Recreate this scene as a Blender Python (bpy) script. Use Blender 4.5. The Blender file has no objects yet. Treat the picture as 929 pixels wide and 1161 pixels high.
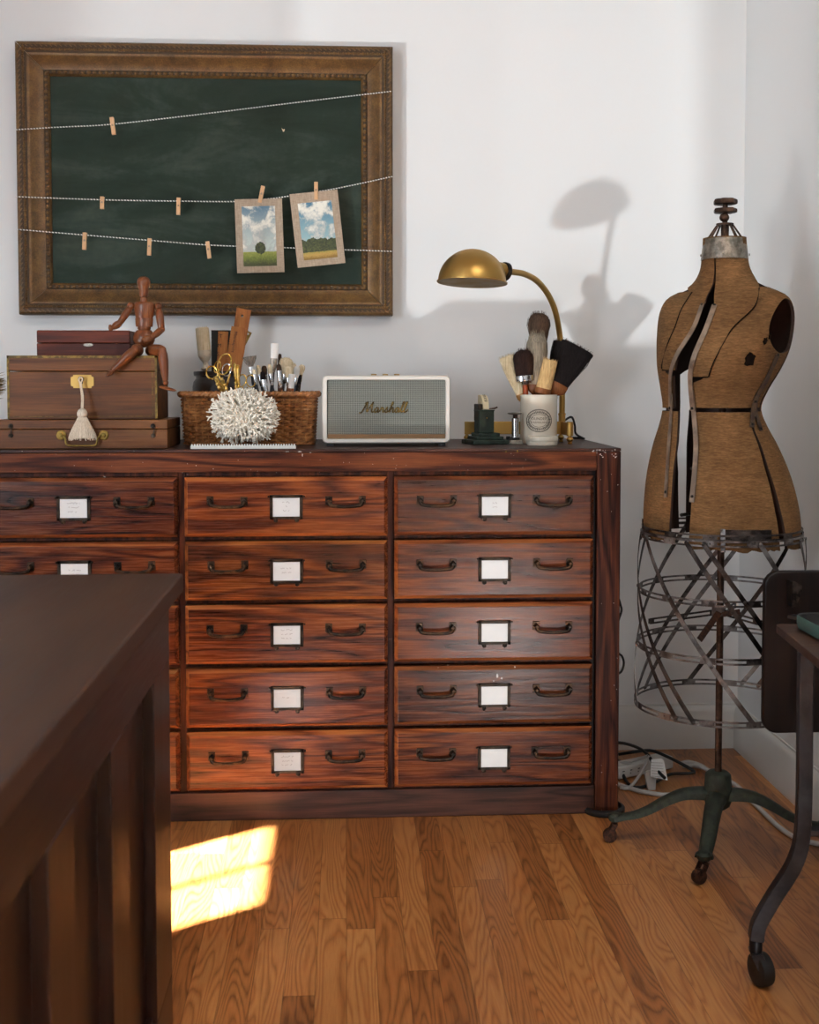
import bpy, math, random
from mathutils import Vector, Matrix, noise
V = Vector
R = math.radians
PI = math.pi
random.seed(7)
SC = bpy.context.scene
COL = SC.collection

# ------------------------------------------------------------------ camera
F, PX, PY, W, H = 1340.0, 464.5, 497.0, 929, 1161
YAW, PIT = R(3.12), R(2.7)
CAM = V((0, 0, 1.1))
FW = V((math.sin(YAW)*math.cos(PIT), math.cos(YAW)*math.cos(PIT), -math.sin(PIT)))
RT = V((math.cos(YAW), -math.sin(YAW), 0))
UP = RT.cross(FW)
cd = bpy.data.cameras.new('camera')
cam = bpy.data.objects.new('camera', cd)
COL.objects.link(cam)
cam.matrix_world = Matrix.Translation(CAM) @ Matrix((RT, UP, -FW)).transposed().to_4x4()
cd.sensor_width = 36
cd.sensor_fit = 'AUTO'
cd.lens = F/H*36
cd.shift_x = 0
cd.shift_y = (PY - H/2)/H
cd.clip_start = .05
cd.dof.use_dof = True
cd.dof.focus_distance = 3.0
cd.dof.aperture_fstop = 7.0
SC.camera = cam
SC.cycles.use_light_tree = False        # steadier sampling of the narrow reflected beam

def ray(px, py): return FW + RT*((px-PX)/F) - UP*((py-PY)/F)
def at(px, py, Y):                      # the point seen at a photo position, on the plane y = Y
    r = ray(px, py); return CAM + r*(Y/r.y)
def fl(px, py, z=0.0):                  # ... on the horizontal plane z
    r = ray(px, py); return CAM + r*((z-CAM.z)/r.z)

# ------------------------------------------------------------------ light
SC.view_settings.view_transform = 'Standard'
SC.view_settings.look = 'None'
SC.view_settings.gamma = 1
SC.view_settings.use_curve_mapping = False
SC.view_settings.exposure = 0.0
world = bpy.data.worlds.new('world'); SC.world = world; world.use_nodes = True
world.node_tree.nodes['Background'].inputs[0].default_value = (.80, .90, 1.0, 1)
world.node_tree.nodes['Background'].inputs[1].default_value = .12

def lamp(name, kind, loc, target, energy, color=(1, 1, 1), **kw):
    l = bpy.data.lights.new(name, kind); l.energy = energy; l.color = color
    for k, v in kw.items(): setattr(l, k, v)
    o = bpy.data.objects.new(name, l); COL.objects.link(o); o.location = loc
    o.rotation_euler = (V(target)-V(loc)).to_track_quat('-Z', 'Y').to_euler()
    return o
SUN_H = V((.83, .56)); SUN_E = math.tan(R(38))
sd_ = V((SUN_H.x, SUN_H.y, -SUN_E))
lamp('sun', 'SUN', (-4, -2, 4), V((-4, -2, 4))+sd_, 150, (1, .98, .95), angle=R(.8))
# added stand-ins for sunlight off the polished floor by the left window, nearly parallel
BEAM = V((.85, 1.0, .53))
for bx_, e_, sp_ in ((-1.024, .30, 12), (-.432, .58, 7), (.16, .80, 3), (.752, .86, 3), (1.344, .42, 10)):
    BT = V((bx_, 3.47, 1.85))
    lamp('floor_bounce', 'AREA', BT-BEAM*1.45, BT, e_, (.93, .97, 1), shape='RECTANGLE', size=.45, size_y=1.25, spread=R(sp_))
# daylight through the windows on the left
lamp('window_daylight', 'AREA', (-2.1, -.1, 1.4), (0.7, 2.6, .9), 64, (.76, .87, 1), shape='RECTANGLE', size=.9, size_y=1.2)
lamp('rear_fill', 'AREA', (.3, -1.8, 1.7), (.3, 3, 1.0), 11, (.84, .91, 1), shape='RECTANGLE', size=2.2, size_y=1.5)  # added soft fill from behind the camera, not a window
lamp('overhead_fill', 'AREA', (.75, 1.0, 2.70), (.75, 1.3, 0), 24, (1, .95, .88), shape='DISK', size=1.2)  # added overhead fill to brighten the floor, not a fixture of the room
# added spots for light off a sunlit floor, thrown back onto the drawers
lamp('floor_glow', 'SPOT', (.62, 1.12, .06), (.36, 2.94, .38), 40, (1, .98, .97), spot_size=R(40), spot_blend=1.0, shadow_soft_size=.12)
lamp('floor_glow', 'SPOT', (-.24, 1.98, .05), (.32, 2.94, .22), 16, (.93, .97, 1), spot_size=R(66), spot_blend=1.0, shadow_soft_size=.10)

# ------------------------------------------------------------------ materials
def lin(c):
    if isinstance(c, str):
        c = [int(c[i:i+2], 16)/255 for i in (0, 2, 4)]
    return tuple((x/12.92 if x <= .04045 else ((x+.055)/1.055)**2.4) for x in c) + (1,)
class NT:
    def __init__(s, name):
        s.m = bpy.data.materials.new(name); s.m.use_nodes = True
        s.t = s.m.node_tree; s.b = s.t.nodes['Principled BSDF']
    def n(s, typ, ins=None, **kw):
        nd = s.t.nodes.new('ShaderNode'+typ)
        for k, v in kw.items(): setattr(nd, k, v)
        for k, v in (ins or {}).items(): s.set(nd, k, v)
        return nd
    def set(s, nd, k, v):
        if isinstance(v, bpy.types.NodeSocket): s.t.links.new(v, nd.inputs[k])
        elif isinstance(v, bpy.types.Node): s.t.links.new(v.outputs[0], nd.inputs[k])
        else: nd.inputs[k].default_value = v
    def bs(s, **kw):
        for k, v in kw.items(): s.set(s.b, k.replace('_', ' ').title() if k != 'IOR' else k, v)
    def math(s, op, a, b=0.0, c=None, clamp=False):
        d = {0: a, 1: b}
        if c is not None: d[2] = c
        return s.n('Math', d, operation=op, use_clamp=clamp).outputs[0]
    def mix(s, f, a, b, blend='MIX'):
        nd = s.n('Mix', data_type='RGBA', blend_type=blend)
        s.set(nd, 0, f); s.set(nd, 6, a); s.set(nd, 7, b)
        return nd.outputs[2]
    def ramp(s, f, stops):
        nd = s.n('ValToRGB', {0: f}); e = nd.color_ramp.elements
        while len(e) < len(stops): e.new(.5)
        for i, (p, c) in enumerate(stops):
            e[i].position = p; e[i].color = lin(c) if not isinstance(c, (int, float)) else (c, c, c, 1)
        return nd.outputs[0]
    def coords(s, scale=(1, 1, 1), rnd=True):
        tc = s.n('TexCoord').outputs['Object']
        if rnd:
            oi = s.n('ObjectInfo').outputs['Random']
            off = s.n('VectorMath', {0: (37.1, 71.7, 13.3)}, operation='SCALE'); s.set(off, 'Scale', oi)
            tc = s.n('VectorMath', {0: tc, 1: off.outputs[0]}, operation='ADD').outputs[0]
        return s.n('Mapping', {0: tc, 'Scale': scale}).outputs[0]
    def noise(s, vec, scale=1, detail=2, rough=.5, dist=0):
        return s.n('TexNoise', {'Vector': vec, 'Scale': scale, 'Detail': detail, 'Roughness': rough, 'Distortion': dist}).outputs[0]
    def bump(s, h, strength=.2, dist=.01):
        nd = s.n('Bump', {'Height': h, 'Strength': strength, 'Distance': dist}); s.set(s.b, 'Normal', nd.outputs[0]); return nd

def wood(name, dark, mid, light, axis='X', freq=26, rough=.38, coat=.0, spec=.22, broad=1.0, fine=.35, tint=False, contrast=1.0):
    t = NT(name)
    a = {'X': (1.5, 17, 17), 'Y': (17, 1.5, 17), 'Z': (17, 17, 1.5)}[axis]
    f = {'X': (9, 330, 330), 'Y': (330, 9, 330), 'Z': (330, 330, 9)}[axis]
    c = t.coords(a)
    n1 = t.noise(c, .8*broad, 2.5, .5, .2)
    ring = t.math('MULTIPLY_ADD', t.math('SINE', t.math('MULTIPLY', n1, freq*2.0)), .5, .5)
    ring = t.math('MULTIPLY_ADD', t.math('SUBTRACT', t.math('POWER', ring, .5), .65), .50*contrast, .52)
    fg = t.noise(t.coords(f), 1, 3, .7)
    v = t.math('ADD', ring, t.math('MULTIPLY', t.math('SUBTRACT', fg, .5), fine*2.4))
    blot = t.noise(t.coords({'X': (1.4, 6, 6), 'Y': (6, 1.4, 6), 'Z': (6, 6, 1.4)}[axis]), 1.4, 3, .6)
    v = t.math('ADD', v, t.math('MULTIPLY', t.math('SUBTRACT', blot, .5), .55))
    col = t.ramp(v, [(.10, dark), (.5, mid), (.92, light)])
    if tint:
        oc = t.n('ObjectInfo').outputs['Color']
        col = t.mix(1.0, col, oc, 'MULTIPLY')
    t.bs(base_color=col, roughness=t.math('MULTIPLY_ADD', fg, .18, rough-.09))
    t.b.inputs['Coat Weight'].default_value = coat
    t.b.inputs['Specular IOR Level'].default_value = spec
    t.b.inputs['Coat Roughness'].default_value = .22
    t.bump(v, .12, .002)
    return t.m
def plain(name, col, rough=.5, metal=0.0, var=.12, scale=40, bump=0.0, spec=.5, sss=0):
    t = NT(name)
    n = t.noise(t.coords((1, 1, 1)), scale, 3, .6)
    c = lin(col)
    lo = tuple(max(0, x*(1-var)) for x in c[:3])+(1,); hi = tuple(min(1, x*(1+var)) for x in c[:3])+(1,)
    t.bs(base_color=t.mix(n, lo, hi), roughness=rough, metallic=metal)
    t.b.inputs['Specular IOR Level'].default_value = spec
    if bump: t.bump(n, bump, .002)
    return t.m
def worn_metal(name, c1, c2, rough=.4, scale=30, metal=.9, lo=.42, hi=.62):
    t = NT(name)
    n = t.noise(t.coords(), scale, 4, .65)
    k = t.n('MapRange', {0: n, 1: lo, 2: hi}).outputs[0]
    t.bs(base_color=t.mix(k, lin(c1), lin(c2)), metallic=metal, roughness=t.math('MULTIPLY_ADD', k, .25, rough))
    t.bump(n, .15, .001)
    return t.m
def hair(name, base, tip, axis='Z', dens=500, z0=None, z1=None):
    t = NT(name)
    f = {'X': (6, dens, dens), 'Y': (dens, 6, dens), 'Z': (dens, dens, 6)}[axis]
    n = t.noise(t.coords(f), 1, 2, .6)
    n2 = t.noise(t.coords((1, 1, 1)), 60, 2, .6)
    k = t.math('ADD', n, t.math('MULTIPLY', n2, .35), clamp=True)
    t.bs(base_color=t.ramp(k, [(.35, base), (.85, tip)]), roughness=.85)
    t.b.inputs['Specular IOR Level'].default_value = .12
    t.bump(n, .5, .004)
    return t.m

# ------------------------------------------------------------------ mesh builder
ORG = {}
class MB:
    def __init__(s): s.v = []; s.f = []; s.mi = []; s.cur = 0; s.fn = None
    def add(s, vs, fs):
        b = len(s.v)
        s.v += [V(s.fn(V(q))) if s.fn else V(q) for q in vs]
        for f in fs: s.f.append([b+i for i in f]); s.mi.append(s.cur)
        return s
    def box(s, x0, x1, y0, y1, z0, z1):
        return s.add([(x0, y0, z0), (x1, y0, z0), (x1, y1, z0), (x0, y1, z0), (x0, y0, z1), (x1, y0, z1), (x1, y1, z1), (x0, y1, z1)],
                     [(0, 3, 2, 1), (4, 5, 6, 7), (0, 1, 5, 4), (1, 2, 6, 5), (2, 3, 7, 6), (3, 0, 4, 7)])
    def obox(s, M, sx, sy, sz):        # centred box under a matrix
        q = [M @ V((x*sx/2, y*sy/2, z*sz/2)) for z in (-1, 1) for x, y in ((-1, -1), (1, -1), (1, 1), (-1, 1))]
        return s.add(q, [(0, 3, 2, 1), (4, 5, 6, 7), (0, 1, 5, 4), (1, 2, 6, 5), (2, 3, 7, 6), (3, 0, 4, 7)])
    def lathe(s, prof, c=(0, 0, 0), axis=(0, 0, 1), segs=24, flat=1.0, up=None, twist=0, ridge=0, nr=0):
        ax = V(axis).normalized(); c = V(c)
        u = V(up) if up else (V((0, 1, 0)) if abs(ax.y) < .9 else V((1, 0, 0)))
        u = (u - ax*u.dot(ax)).normalized(); w = ax.cross(u)
        vs = []; fs = []
        for r, z in prof:
            for k in range(segs):
                a = 2*PI*k/segs + twist*z
                rr = r*(1+ridge*math.cos(nr*a)) if ridge else r
                vs.append(c + ax*z + u*(math.cos(a)*rr*flat) + w*(math.sin(a)*rr))
        n = len(prof)
        for i in range(n-1):
            for k in range(segs):
                k2 = (k+1) % segs
                fs.append((i*segs+k, i*segs+k2, (i+1)*segs+k2, (i+1)*segs+k))
        if prof[0][0] > 1e-6: fs.append(tuple(range(segs-1, -1, -1)))
        if prof[-1][0] > 1e-6: fs.append(tuple((n-1)*segs+k for k in range(segs)))
        return s.add(vs, fs)
    def ball(s, c, r, segs=16, n=9, axis=(0, 0, 1), sx=1.0):
        return s.lathe([(max(1e-7, r*math.sin(PI*i/n)), -r*sx*math.cos(PI*i/n)) for i in range(n+1)], c, axis, segs)
    def tube(s, pts, r, segs=8, closed=False, cap=True, flat=1.0):
        pts = [V(p) for p in pts]; n = len(pts)
        rs = r if isinstance(r, (list, tuple)) else [r]*n
        tan = []
        for i in range(n):
            a = pts[i-1] if (i > 0 or closed) else pts[i]; b = pts[(i+1) % n] if (i < n-1 or closed) else pts[i]
            d = b-a; tan.append(d.normalized() if d.length > 1e-9 else V((0, 0, 1)))
        u = tan[0].orthogonal().normalized(); vs = []
        for i in range(n):
            u = (u - tan[i]*u.dot(tan[i]))
            u = u.normalized() if u.length > 1e-6 else tan[i].orthogonal().normalized()
            w = tan[i].cross(u)
            for k in range(segs):
                a = 2*PI*k/segs
                vs.append(pts[i] + u*(math.cos(a)*rs[i]) + w*(math.sin(a)*rs[i]*flat))
        fs = []
        for i in range(n if closed else n-1):
            j = (i+1) % n
            for k in range(segs):
                k2 = (k+1) % segs
                fs.append((i*segs+k, i*segs+k2, j*segs+k2, j*segs+k))
        if cap and not closed:
            fs.append(tuple(range(segs-1, -1, -1))); fs.append(tuple((n-1)*segs+k for k in range(segs)))
        return s.add(vs, fs)
    def strip(s, pts, nor, w, t, closed=False, slots=None):   # flat metal band: width w across, thickness t along the normal
        pts = [V(p) for p in pts]; n = len(pts); vs = []
        for i in range(n):
            a = pts[i-1] if (i > 0 or closed) else pts[i]; b = pts[(i+1) % n] if (i < n-1 or closed) else pts[i]
            d = (b-a).normalized(); N = V(nor[i] if isinstance(nor, list) else nor)
            N = (N - d*N.dot(d)).normalized(); B = d.cross(N)
            ww = w[i] if isinstance(w, list) else w
            for x, y in ((-1, -1), (1, -1), (1, 1), (-1, 1)): vs.append(pts[i] + B*(x*ww/2) + N*(y*t/2))
        fs = []
        for i in range(n if closed else n-1):
            j = (i+1) % n
            for k in range(4):
                k2 = (k+1) % 4
                fs.append((i*4+k, i*4+k2, j*4+k2, j*4+k))
        if not closed: fs += [(3, 2, 1, 0), tuple((n-1)*4+k for k in range(4))]
        return s.add(vs, fs)
    def prism(s, poly, o, U, Vv, t):   # polygon in the plane (U, Vv), extruded by t along U x Vv
        o, U, Vv = V(o), V(U), V(Vv); N = U.cross(Vv).normalized(); n = len(poly)
        vs = [o+U*a+Vv*b for a, b in poly] + [o+U*a+Vv*b+N*t for a, b in poly]
        fs = [tuple(range(n-1, -1, -1)), tuple(range(n, 2*n))] + [(i, (i+1) % n, n+(i+1) % n, n+i) for i in range(n)]
        return s.add(vs, fs)
    def quad(s, a, b, c, d): return s.add([a, b, c, d], [(0, 1, 2, 3)])
    def text(s, body, size, o, U, Vv, extrude=.0006, shear=0.0, align='CENTER', spacing=1.0):
        cu = bpy.data.curves.new('t', 'FONT'); cu.body = body; cu.size = size; cu.extrude = extrude; cu.shear = shear
        cu.align_x = align; cu.align_y = 'CENTER'; cu.space_character = spacing; cu.resolution_u = 3
        ob = bpy.data.objects.new('t', cu); COL.objects.link(ob)
        bpy.context.view_layer.update()
        me = bpy.data.meshes.new_from_object(ob.evaluated_get(bpy.context.evaluated_depsgraph_get()))
        o, U, Vv = V(o), V(U), V(Vv); N = U.cross(Vv)
        s.add([o+U*p.co.x+Vv*p.co.y+N*p.co.z for p in me.vertices], [tuple(p.vertices) for p in me.polygons])
        bpy.data.objects.remove(ob); bpy.data.curves.remove(cu); bpy.data.meshes.remove(me)
        return s
    def build(s, name, mats, parent=None, origin=None, bevel=0, smooth=40, seg=2, subsurf=0):
        if origin is None: origin = ORG[parent.name] if parent else V((0, 0, 0))
        origin = V(origin)
        me = bpy.data.meshes.new(name)
        me.from_pydata([tuple(q-origin) for q in s.v], [], s.f)
        for m in (mats if isinstance(mats, (list, tuple)) else [mats]): me.materials.append(m)
        for p, k in zip(me.polygons, s.mi): p.material_index = k
        me.update()
        if smooth:
            me.shade_smooth(); me.set_sharp_from_angle(angle=R(smooth))
        o = bpy.data.objects.new(name, me); COL.objects.link(o)
        if parent:
            o.parent = parent; o.location = origin - ORG[parent.name]
        else: o.location = origin
        ORG[o.name] = origin
        if bevel:
            b = o.modifiers.new('bevel', 'BEVEL'); b.width = bevel; b.segments = seg; b.limit_method = 'ANGLE'; b.angle_limit = R(35); b.harden_normals = True
        if subsurf:
            b = o.modifiers.new('sub', 'SUBSURF'); b.levels = b.render_levels = subsurf
        return o
def tag(o, label=None, cat=None, group=None, kind=None):
    if label: o['label'] = label
    if cat: o['category'] = cat
    if group: o['group'] = group
    if kind: o['kind'] = kind
    return o
def thing(name, label, cat, loc, group=None):
    o = bpy.data.objects.new(name, None); COL.objects.link(o); o.location = loc; o.empty_display_size = .05
    ORG[o.name] = V(loc)
    return tag(o, label, cat, group)
def spline(pts, n=8, closed=False):    # Catmull-Rom through points
    P = [V(p) for p in pts]; out = []; m = len(P)
    for i in range(m if closed else m-1):
        if closed: p0, p1, p2, p3 = P[i-1], P[i], P[(i+1) % m], P[(i+2) % m]
        else: p0, p1, p2, p3 = P[max(i-1, 0)], P[i], P[i+1], P[min(i+2, m-1)]
        for k in range(n):
            t = k/n
            out.append(.5*(2*p1+(p2-p0)*t+(2*p0-5*p1+4*p2-p3)*t*t+(3*p1-p0-3*p2+p3)*t**3))
    if not closed: out.append(P[-1])
    return out
def rrect(w, h, r, n=5):
    o = []
    for cx, cy, a in ((w/2-r, h/2-r, 0), (-w/2+r, h/2-r, 90), (-w/2+r, -h/2+r, 180), (w/2-r, -h/2+r, 270)):
        for k in range(n+1): o.append((cx+r*math.cos(R(a+90*k/n)), cy+r*math.sin(R(a+90*k/n))))
    return o
def interp(tab, x):                    # piecewise linear table [(x, y)], x ascending
    if x <= tab[0][0]: return tab[0][1]
    for (a, ya), (b, yb) in zip(tab, tab[1:]):
        if x <= b: return ya+(yb-ya)*(x-a)/(b-a)
    return tab[-1][1]
M = {}
M['cab'] = wood('stained_oak', '1d0b06', '552917', '8d5127', 'X', 30, .27, .0, spec=.26, tint=True, contrast=.9)
M['cab_edge'] = wood('worn_lit_oak_edge', '4a2312', '8a4c26', 'b5743d', 'X', 24, .42, .0, tint=True)  # lighter chamfer colour holds wear plus the light these edges catch
M['paintfleck'] = plain('old_paint_fleck', 'cfc8c4', .7)
M['yellowfleck'] = plain('yellow_paint_fleck', 'b59a3c', .7)
M['cabv'] = wood('stained_oak_upright', '1a0b07', '3d1d15', '6a3a21', 'Z', 24, .42, .0, spec=.12)
M['cabtop'] = wood('stained_oak_rail', '1a0b07', '452014', '7b4526', 'X', 24, .42, .0, spec=.12)
M['base'] = wood('dark_plinth_oak', '1c0f0b', '382019', '553427', 'X', 20, .45, .05)
M['desk'] = wood('dark_mahogany', '0f0705', '24130e', '382017', 'Y', 12, .40, .05, contrast=.6)
M['desktop'] = wood('worn_desk_top', '1d100a', '331f14', '4b3120', 'Y', 9, .5, .0, broad=.6, contrast=.5)
M['box_walnut'] = wood('walnut_box', '2a160a', '57341a', '7b4f2a', 'X', 12, .45, .0, contrast=.6)
M['box_red'] = wood('old_red_box', '240c08', '4c1f13', '7d3d22', 'X', 14, .5, .0, contrast=.7)
M['manikin'] = wood('manikin_wood', '40200f', '6f3d20', '91592f', 'Z', 10, .32, .3, contrast=.5)
M['ruler'] = wood('ruler_wood', '6d3a15', '9c5f2b', 'b87b40', 'Z', 14, .5, contrast=.5)
M['leaf'] = wood('dark_leaf_wood', '080403', '110907', '1f110b', 'Z', 14, .4, .05, contrast=.6)
M['tabletop'] = wood('table_top_wood', '241611', '3d2820', '58402f', 'X', 14, .4, .1, contrast=.6)
M['handle_wood'] = wood('brush_handle_wood', '3a1d0e', '6b3d20', '8f5c35', 'Z', 16, .45, contrast=.5)
M['pine'] = wood('pale_peg_wood', 'b58a62', 'd0a67c', 'e2bf98', 'Z', 12, .6, contrast=.4)
M['iron'] = worn_metal('dark_iron', '1c1a19', '4a423a', .38, 60)
M['pull'] = worn_metal('worn_bronze_pull', '231f1c', '5e4632', .34, 35, lo=.45, hi=.7)
M['holder'] = worn_metal('label_holder_bronze', '201c19', '4c4136', .38, 50)
M['brass'] = worn_metal('aged_brass', 'ad8a4c', 'b59153', .33, 8, 1.0)
M['brass_dull'] = worn_metal('dull_brass', '7a6230', 'a08848', .42, 60, .85)
M['brass_edge'] = worn_metal('dark_brass_edging', '4a3a1c', '8a733c', .45, 80, .7)
M['gold'] = worn_metal('gold_scissors', 'b8923f', 'd9b870', .22, 60, 1.0)
M['chrome'] = worn_metal('chrome', 'a9a9a8', 'd0d0d0', .12, 40, 1.0)
M['nickel'] = worn_metal('tarnished_nickel', '6f6a60', 'a59d90', .3, 40, .95)
M['steel'] = worn_metal('grey_cage_steel', '4a4441', '8d8885', .36, 26, .95)
M['steel_dark'] = worn_metal('dark_cage_steel', '292422', '5a524d', .38, 26, .9)
M['rod'] = worn_metal('rusty_rod', '33241c', '5c4638', .4, 40, .8)
M['cast'] = worn_metal('dark_green_cast_iron', '23281f', '3b4236', .5, 60, .25)
M['rust'] = worn_metal('rusty_caster', '2d1a12', '5d3b29', .55, 120, .5)
M['blackmetal'] = worn_metal('black_steel_leg', '303033', '48484c', .32, 14, .8)
M['rubber'] = plain('black_rubber', '0d0d0d', .55, var=.3)
M['blackcord'] = plain('black_cord', '111010', .5)
M['whitecord'] = plain('white_cord', 'c2bdb8', .5)
M['whiteplastic'] = plain('white_plastic', 'd5d2cc', .4, var=.04)
M['card'] = plain('label_card', 'f5f5f2', .7, var=.03)
M['ink'] = plain('faded_ink', '8d8278', .8)
M['darkink'] = plain('dark_ink', '2a221c', .8)
M['gap'] = plain('dark_gap_shade', '170a07', .7)  # shade between the drawers put into a near-black colour
M['cream'] = plain('cream_enamel', 'dcd6cb', .35, var=.03)
M['tassel'] = hair('tassel_cotton', 'b8a48a', 'e6d8c4', dens=700)
M['coral'] = plain('white_coral', 'f3ebdc', .75, var=.08, scale=90)
M['stoneware'] = plain('cream_stoneware', 'cfc6b4', .22, var=.05, scale=14)
M['crock'] = plain('dark_glazed_crock', '2a211c', .28, var=.3, scale=18)
M['green_tin'] = worn_metal('dark_green_tin', '16221b', '2a3a2e', .42, 50, .25)
M['dial'] = plain('cream_dial', 'd2c19c', .55)
M['blackcloth'] = plain('black_cloth_cover', '1a1918', .7)
M['teal'] = plain('teal_enamel', '3f5f58', .35)
M['whitewash'] = worn_metal('flaking_white_paint', 'c9bda9', '9a8a74', .7, 60, 0, .5, .75)
M['whitestrip'] = plain('white_serrated_strip', 'd9d9d2', .5, var=.04)
M['felt'] = plain('felt_pad', '0f0e0e', .9)
M['br_cream'] = hair('cream_bristle', '9a8362', 'd8c7a4')
M['br_black'] = hair('black_bristle', '080707', '211c1c')
M['br_brownblack'] = hair('brown_black_bristle', '0c0909', '35241f')
M['br_brown'] = hair('brown_badger_bristle', '1d1410', '594638')
M['br_grey'] = hair('grey_badger_bristle', '453c31', '9c907d')
M['br_tan'] = hair('tan_bristle', '9d7546', 'dcb982')
M['br_smoke'] = hair('smoke_grey_bristle', '37302c', '7d746a')
M['br_pale'] = hair('pale_goat_bristle', 'b39c78', 'e0cfb0')
M['redferrule'] = plain('amber_brush_neck', '8a3a12', .3)
M['ochre'] = plain('ochre_stem', '9a6a2c', .5)
M['straw'] = hair('dried_straw', '4a3a25', '8d7450', dens=300)

def mk_wall():
    t = NT('white_wall_paint')
    n = t.noise(t.coords((1, 1, 1), False), 90, 3, .6)
    t.bs(base_color=(.80, .80, .785, 1), roughness=.6); t.bump(n, .05, .002)
    t.b.inputs['Specular IOR Level'].default_value = .25
    return t.m
M['wall'] = mk_wall()
M['trim'] = plain('white_trim_paint', 'dcdad4', .35, var=.02)

def mk_floor():
    t = NT('oak_strip_floor')
    tc = t.n('TexCoord').outputs['Object']
    sp = t.n('SeparateXYZ', {0: tc}); x, y = sp.outputs[0], sp.outputs[1]
    pw, pl = .0572, .85
    xi = t.math('FLOOR', t.math('DIVIDE', x, pw))
    fx = t.math('FRACT', t.math('DIVIDE', x, pw))
    h1 = t.n('TexWhiteNoise', {'W': xi}, noise_dimensions='1D').outputs[0]
    yy = t.math('ADD', t.math('DIVIDE', y, pl), t.math('MULTIPLY', h1, 7.3))
    yi = t.math('FLOOR', yy); fy = t.math('FRACT', yy)
    idv = t.n('CombineXYZ', {0: xi, 1: yi, 2: 3.0})
    rnd = t.n('TexWhiteNoise', {'Vector': idv}, noise_dimensions='3D')
    rc = rnd.outputs['Color']; rv = rnd.outputs['Value']
    off = t.n('VectorMath', {0: rc}, operation='SCALE'); off.inputs['Scale'].default_value = 60
    v = t.n('VectorMath', {0: tc, 1: off.outputs[0]}, operation='ADD').outputs[0]
    n1 = t.noise(t.n('Mapping', {0: v, 'Scale': (13, 1.25, 1)}).outputs[0], 1, 2, .45, .2)
    ring = t.math('SINE', t.math('MULTIPLY', n1, 150))
    ring = t.math('POWER', t.math('MULTIPLY_ADD', ring, .5, .5), .42)
    fg = t.noise(t.n('Mapping', {0: v, 'Scale': (700, 18, 1)}).outputs[0], 1, 2, .6)
    g = t.math('MULTIPLY_ADD', ring, .34, t.math('MULTIPLY', fg, .5))
    g = t.math('ADD', g, t.math('MULTIPLY', t.math('SUBTRACT', rv, .5), .46))
    col = t.ramp(g, [(.06, '6b3d1b'), (.5, 'a86a38'), (.95, 'c98f54')])
    ex = t.math('MINIMUM', fx, t.math('SUBTRACT', 1.0, fx)); ey = t.math('MINIMUM', fy, t.math('SUBTRACT', 1.0, fy))
    seam = t.math('MAXIMUM', t.math('LESS_THAN', ex, .012), t.math('LESS_THAN', ey, .0013))
    col = t.mix(t.math('MULTIPLY', seam, .5), col, lin('3a2010'))
    t.bs(base_color=col, roughness=t.math('MULTIPLY_ADD', fg, .12, .27))
    t.bump(t.math('SUBTRACT', t.math('MULTIPLY', ring, .3), seam), .07, .002)
    return t.m
M['floor'] = mk_floor()

def mk_board():
    t = NT('green_chalkboard')
    n = t.noise(t.coords((1.5, 1.5, 5), False), 1.6, 5, .65, .6)
    n2 = t.noise(t.coords((1, 1, 1), False), 70, 2, .6)
    k = t.math('ADD', n, t.math('MULTIPLY', n2, .12))
    t.bs(base_color=t.ramp(k, [(.3, '19231d'), (.55, '243029'), (.85, '404b43')]), roughness=.7)
    t.b.inputs['Specular IOR Level'].default_value = .12
    return t.m
M['board'] = mk_board()
def mk_gilt():
    t = NT('dark_gilt_frame')
    n = t.noise(t.coords((1, 1, 1), False), 26, 5, .7)
    n2 = t.noise(t.coords((3, 3, 3), False), 1.2, 3, .6)
    f = t.noise(t.coords((300, 300, 300), False), 1, 1, .5)
    k = t.math('ADD', t.math('MULTIPLY', n, .7), t.math('ADD', t.math('MULTIPLY', n2, .3), t.math('MULTIPLY', t.math('SUBTRACT', f, .5), .3)))
    t.bs(base_color=t.ramp(k, [(.3, '33230f'), (.5, '604524'), (.68, '7d5e32'), (.85, 'a87434')]), roughness=.45, metallic=.25)
    t.bump(n, .2, .002)
    return t.m
M['gilt'] = mk_gilt()
M['gilt_dark'] = plain('shaded_gilt_groove', '3a2a17', .7, .1)  # crevice shade of the ornament bands put into the groove colour
def mk_twine():
    t = NT('bakers_twine')
    sp = t.n('SeparateXYZ', {0: t.n('TexCoord').outputs['Object']})
    s = t.math('SINE', t.math('MULTIPLY', t.math('ADD', sp.outputs[0], t.math('MULTIPLY', sp.outputs[2], .6)), 2*PI/.0085))
    t.bs(base_color=t.mix(t.math('GREATER_THAN', s, -.15), lin('4a4f4c'), lin('e4e2dc')), roughness=.8)
    return t.m
M['twine'] = mk_twine()
def mk_grille():
    t = NT('woven_speaker_cloth')
    c = t.coords((1, 1, 1), False)
    ch = t.n('TexChecker', {'Vector': t.n('Mapping', {0: c, 'Rotation': (0, R(45), 0)}).outputs[0], 'Scale': 330.0, 'Color1': lin('484c45'), 'Color2': lin('8f938a')}).outputs[0]
    n = t.noise(t.coords((3, 1, 60), False), 2, 2, .6)
    t.bs(base_color=t.mix(t.math('MULTIPLY', n, .5), ch, lin('4d5049')), roughness=.7)
    return t.m
M['grille'] = mk_grille()
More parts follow.
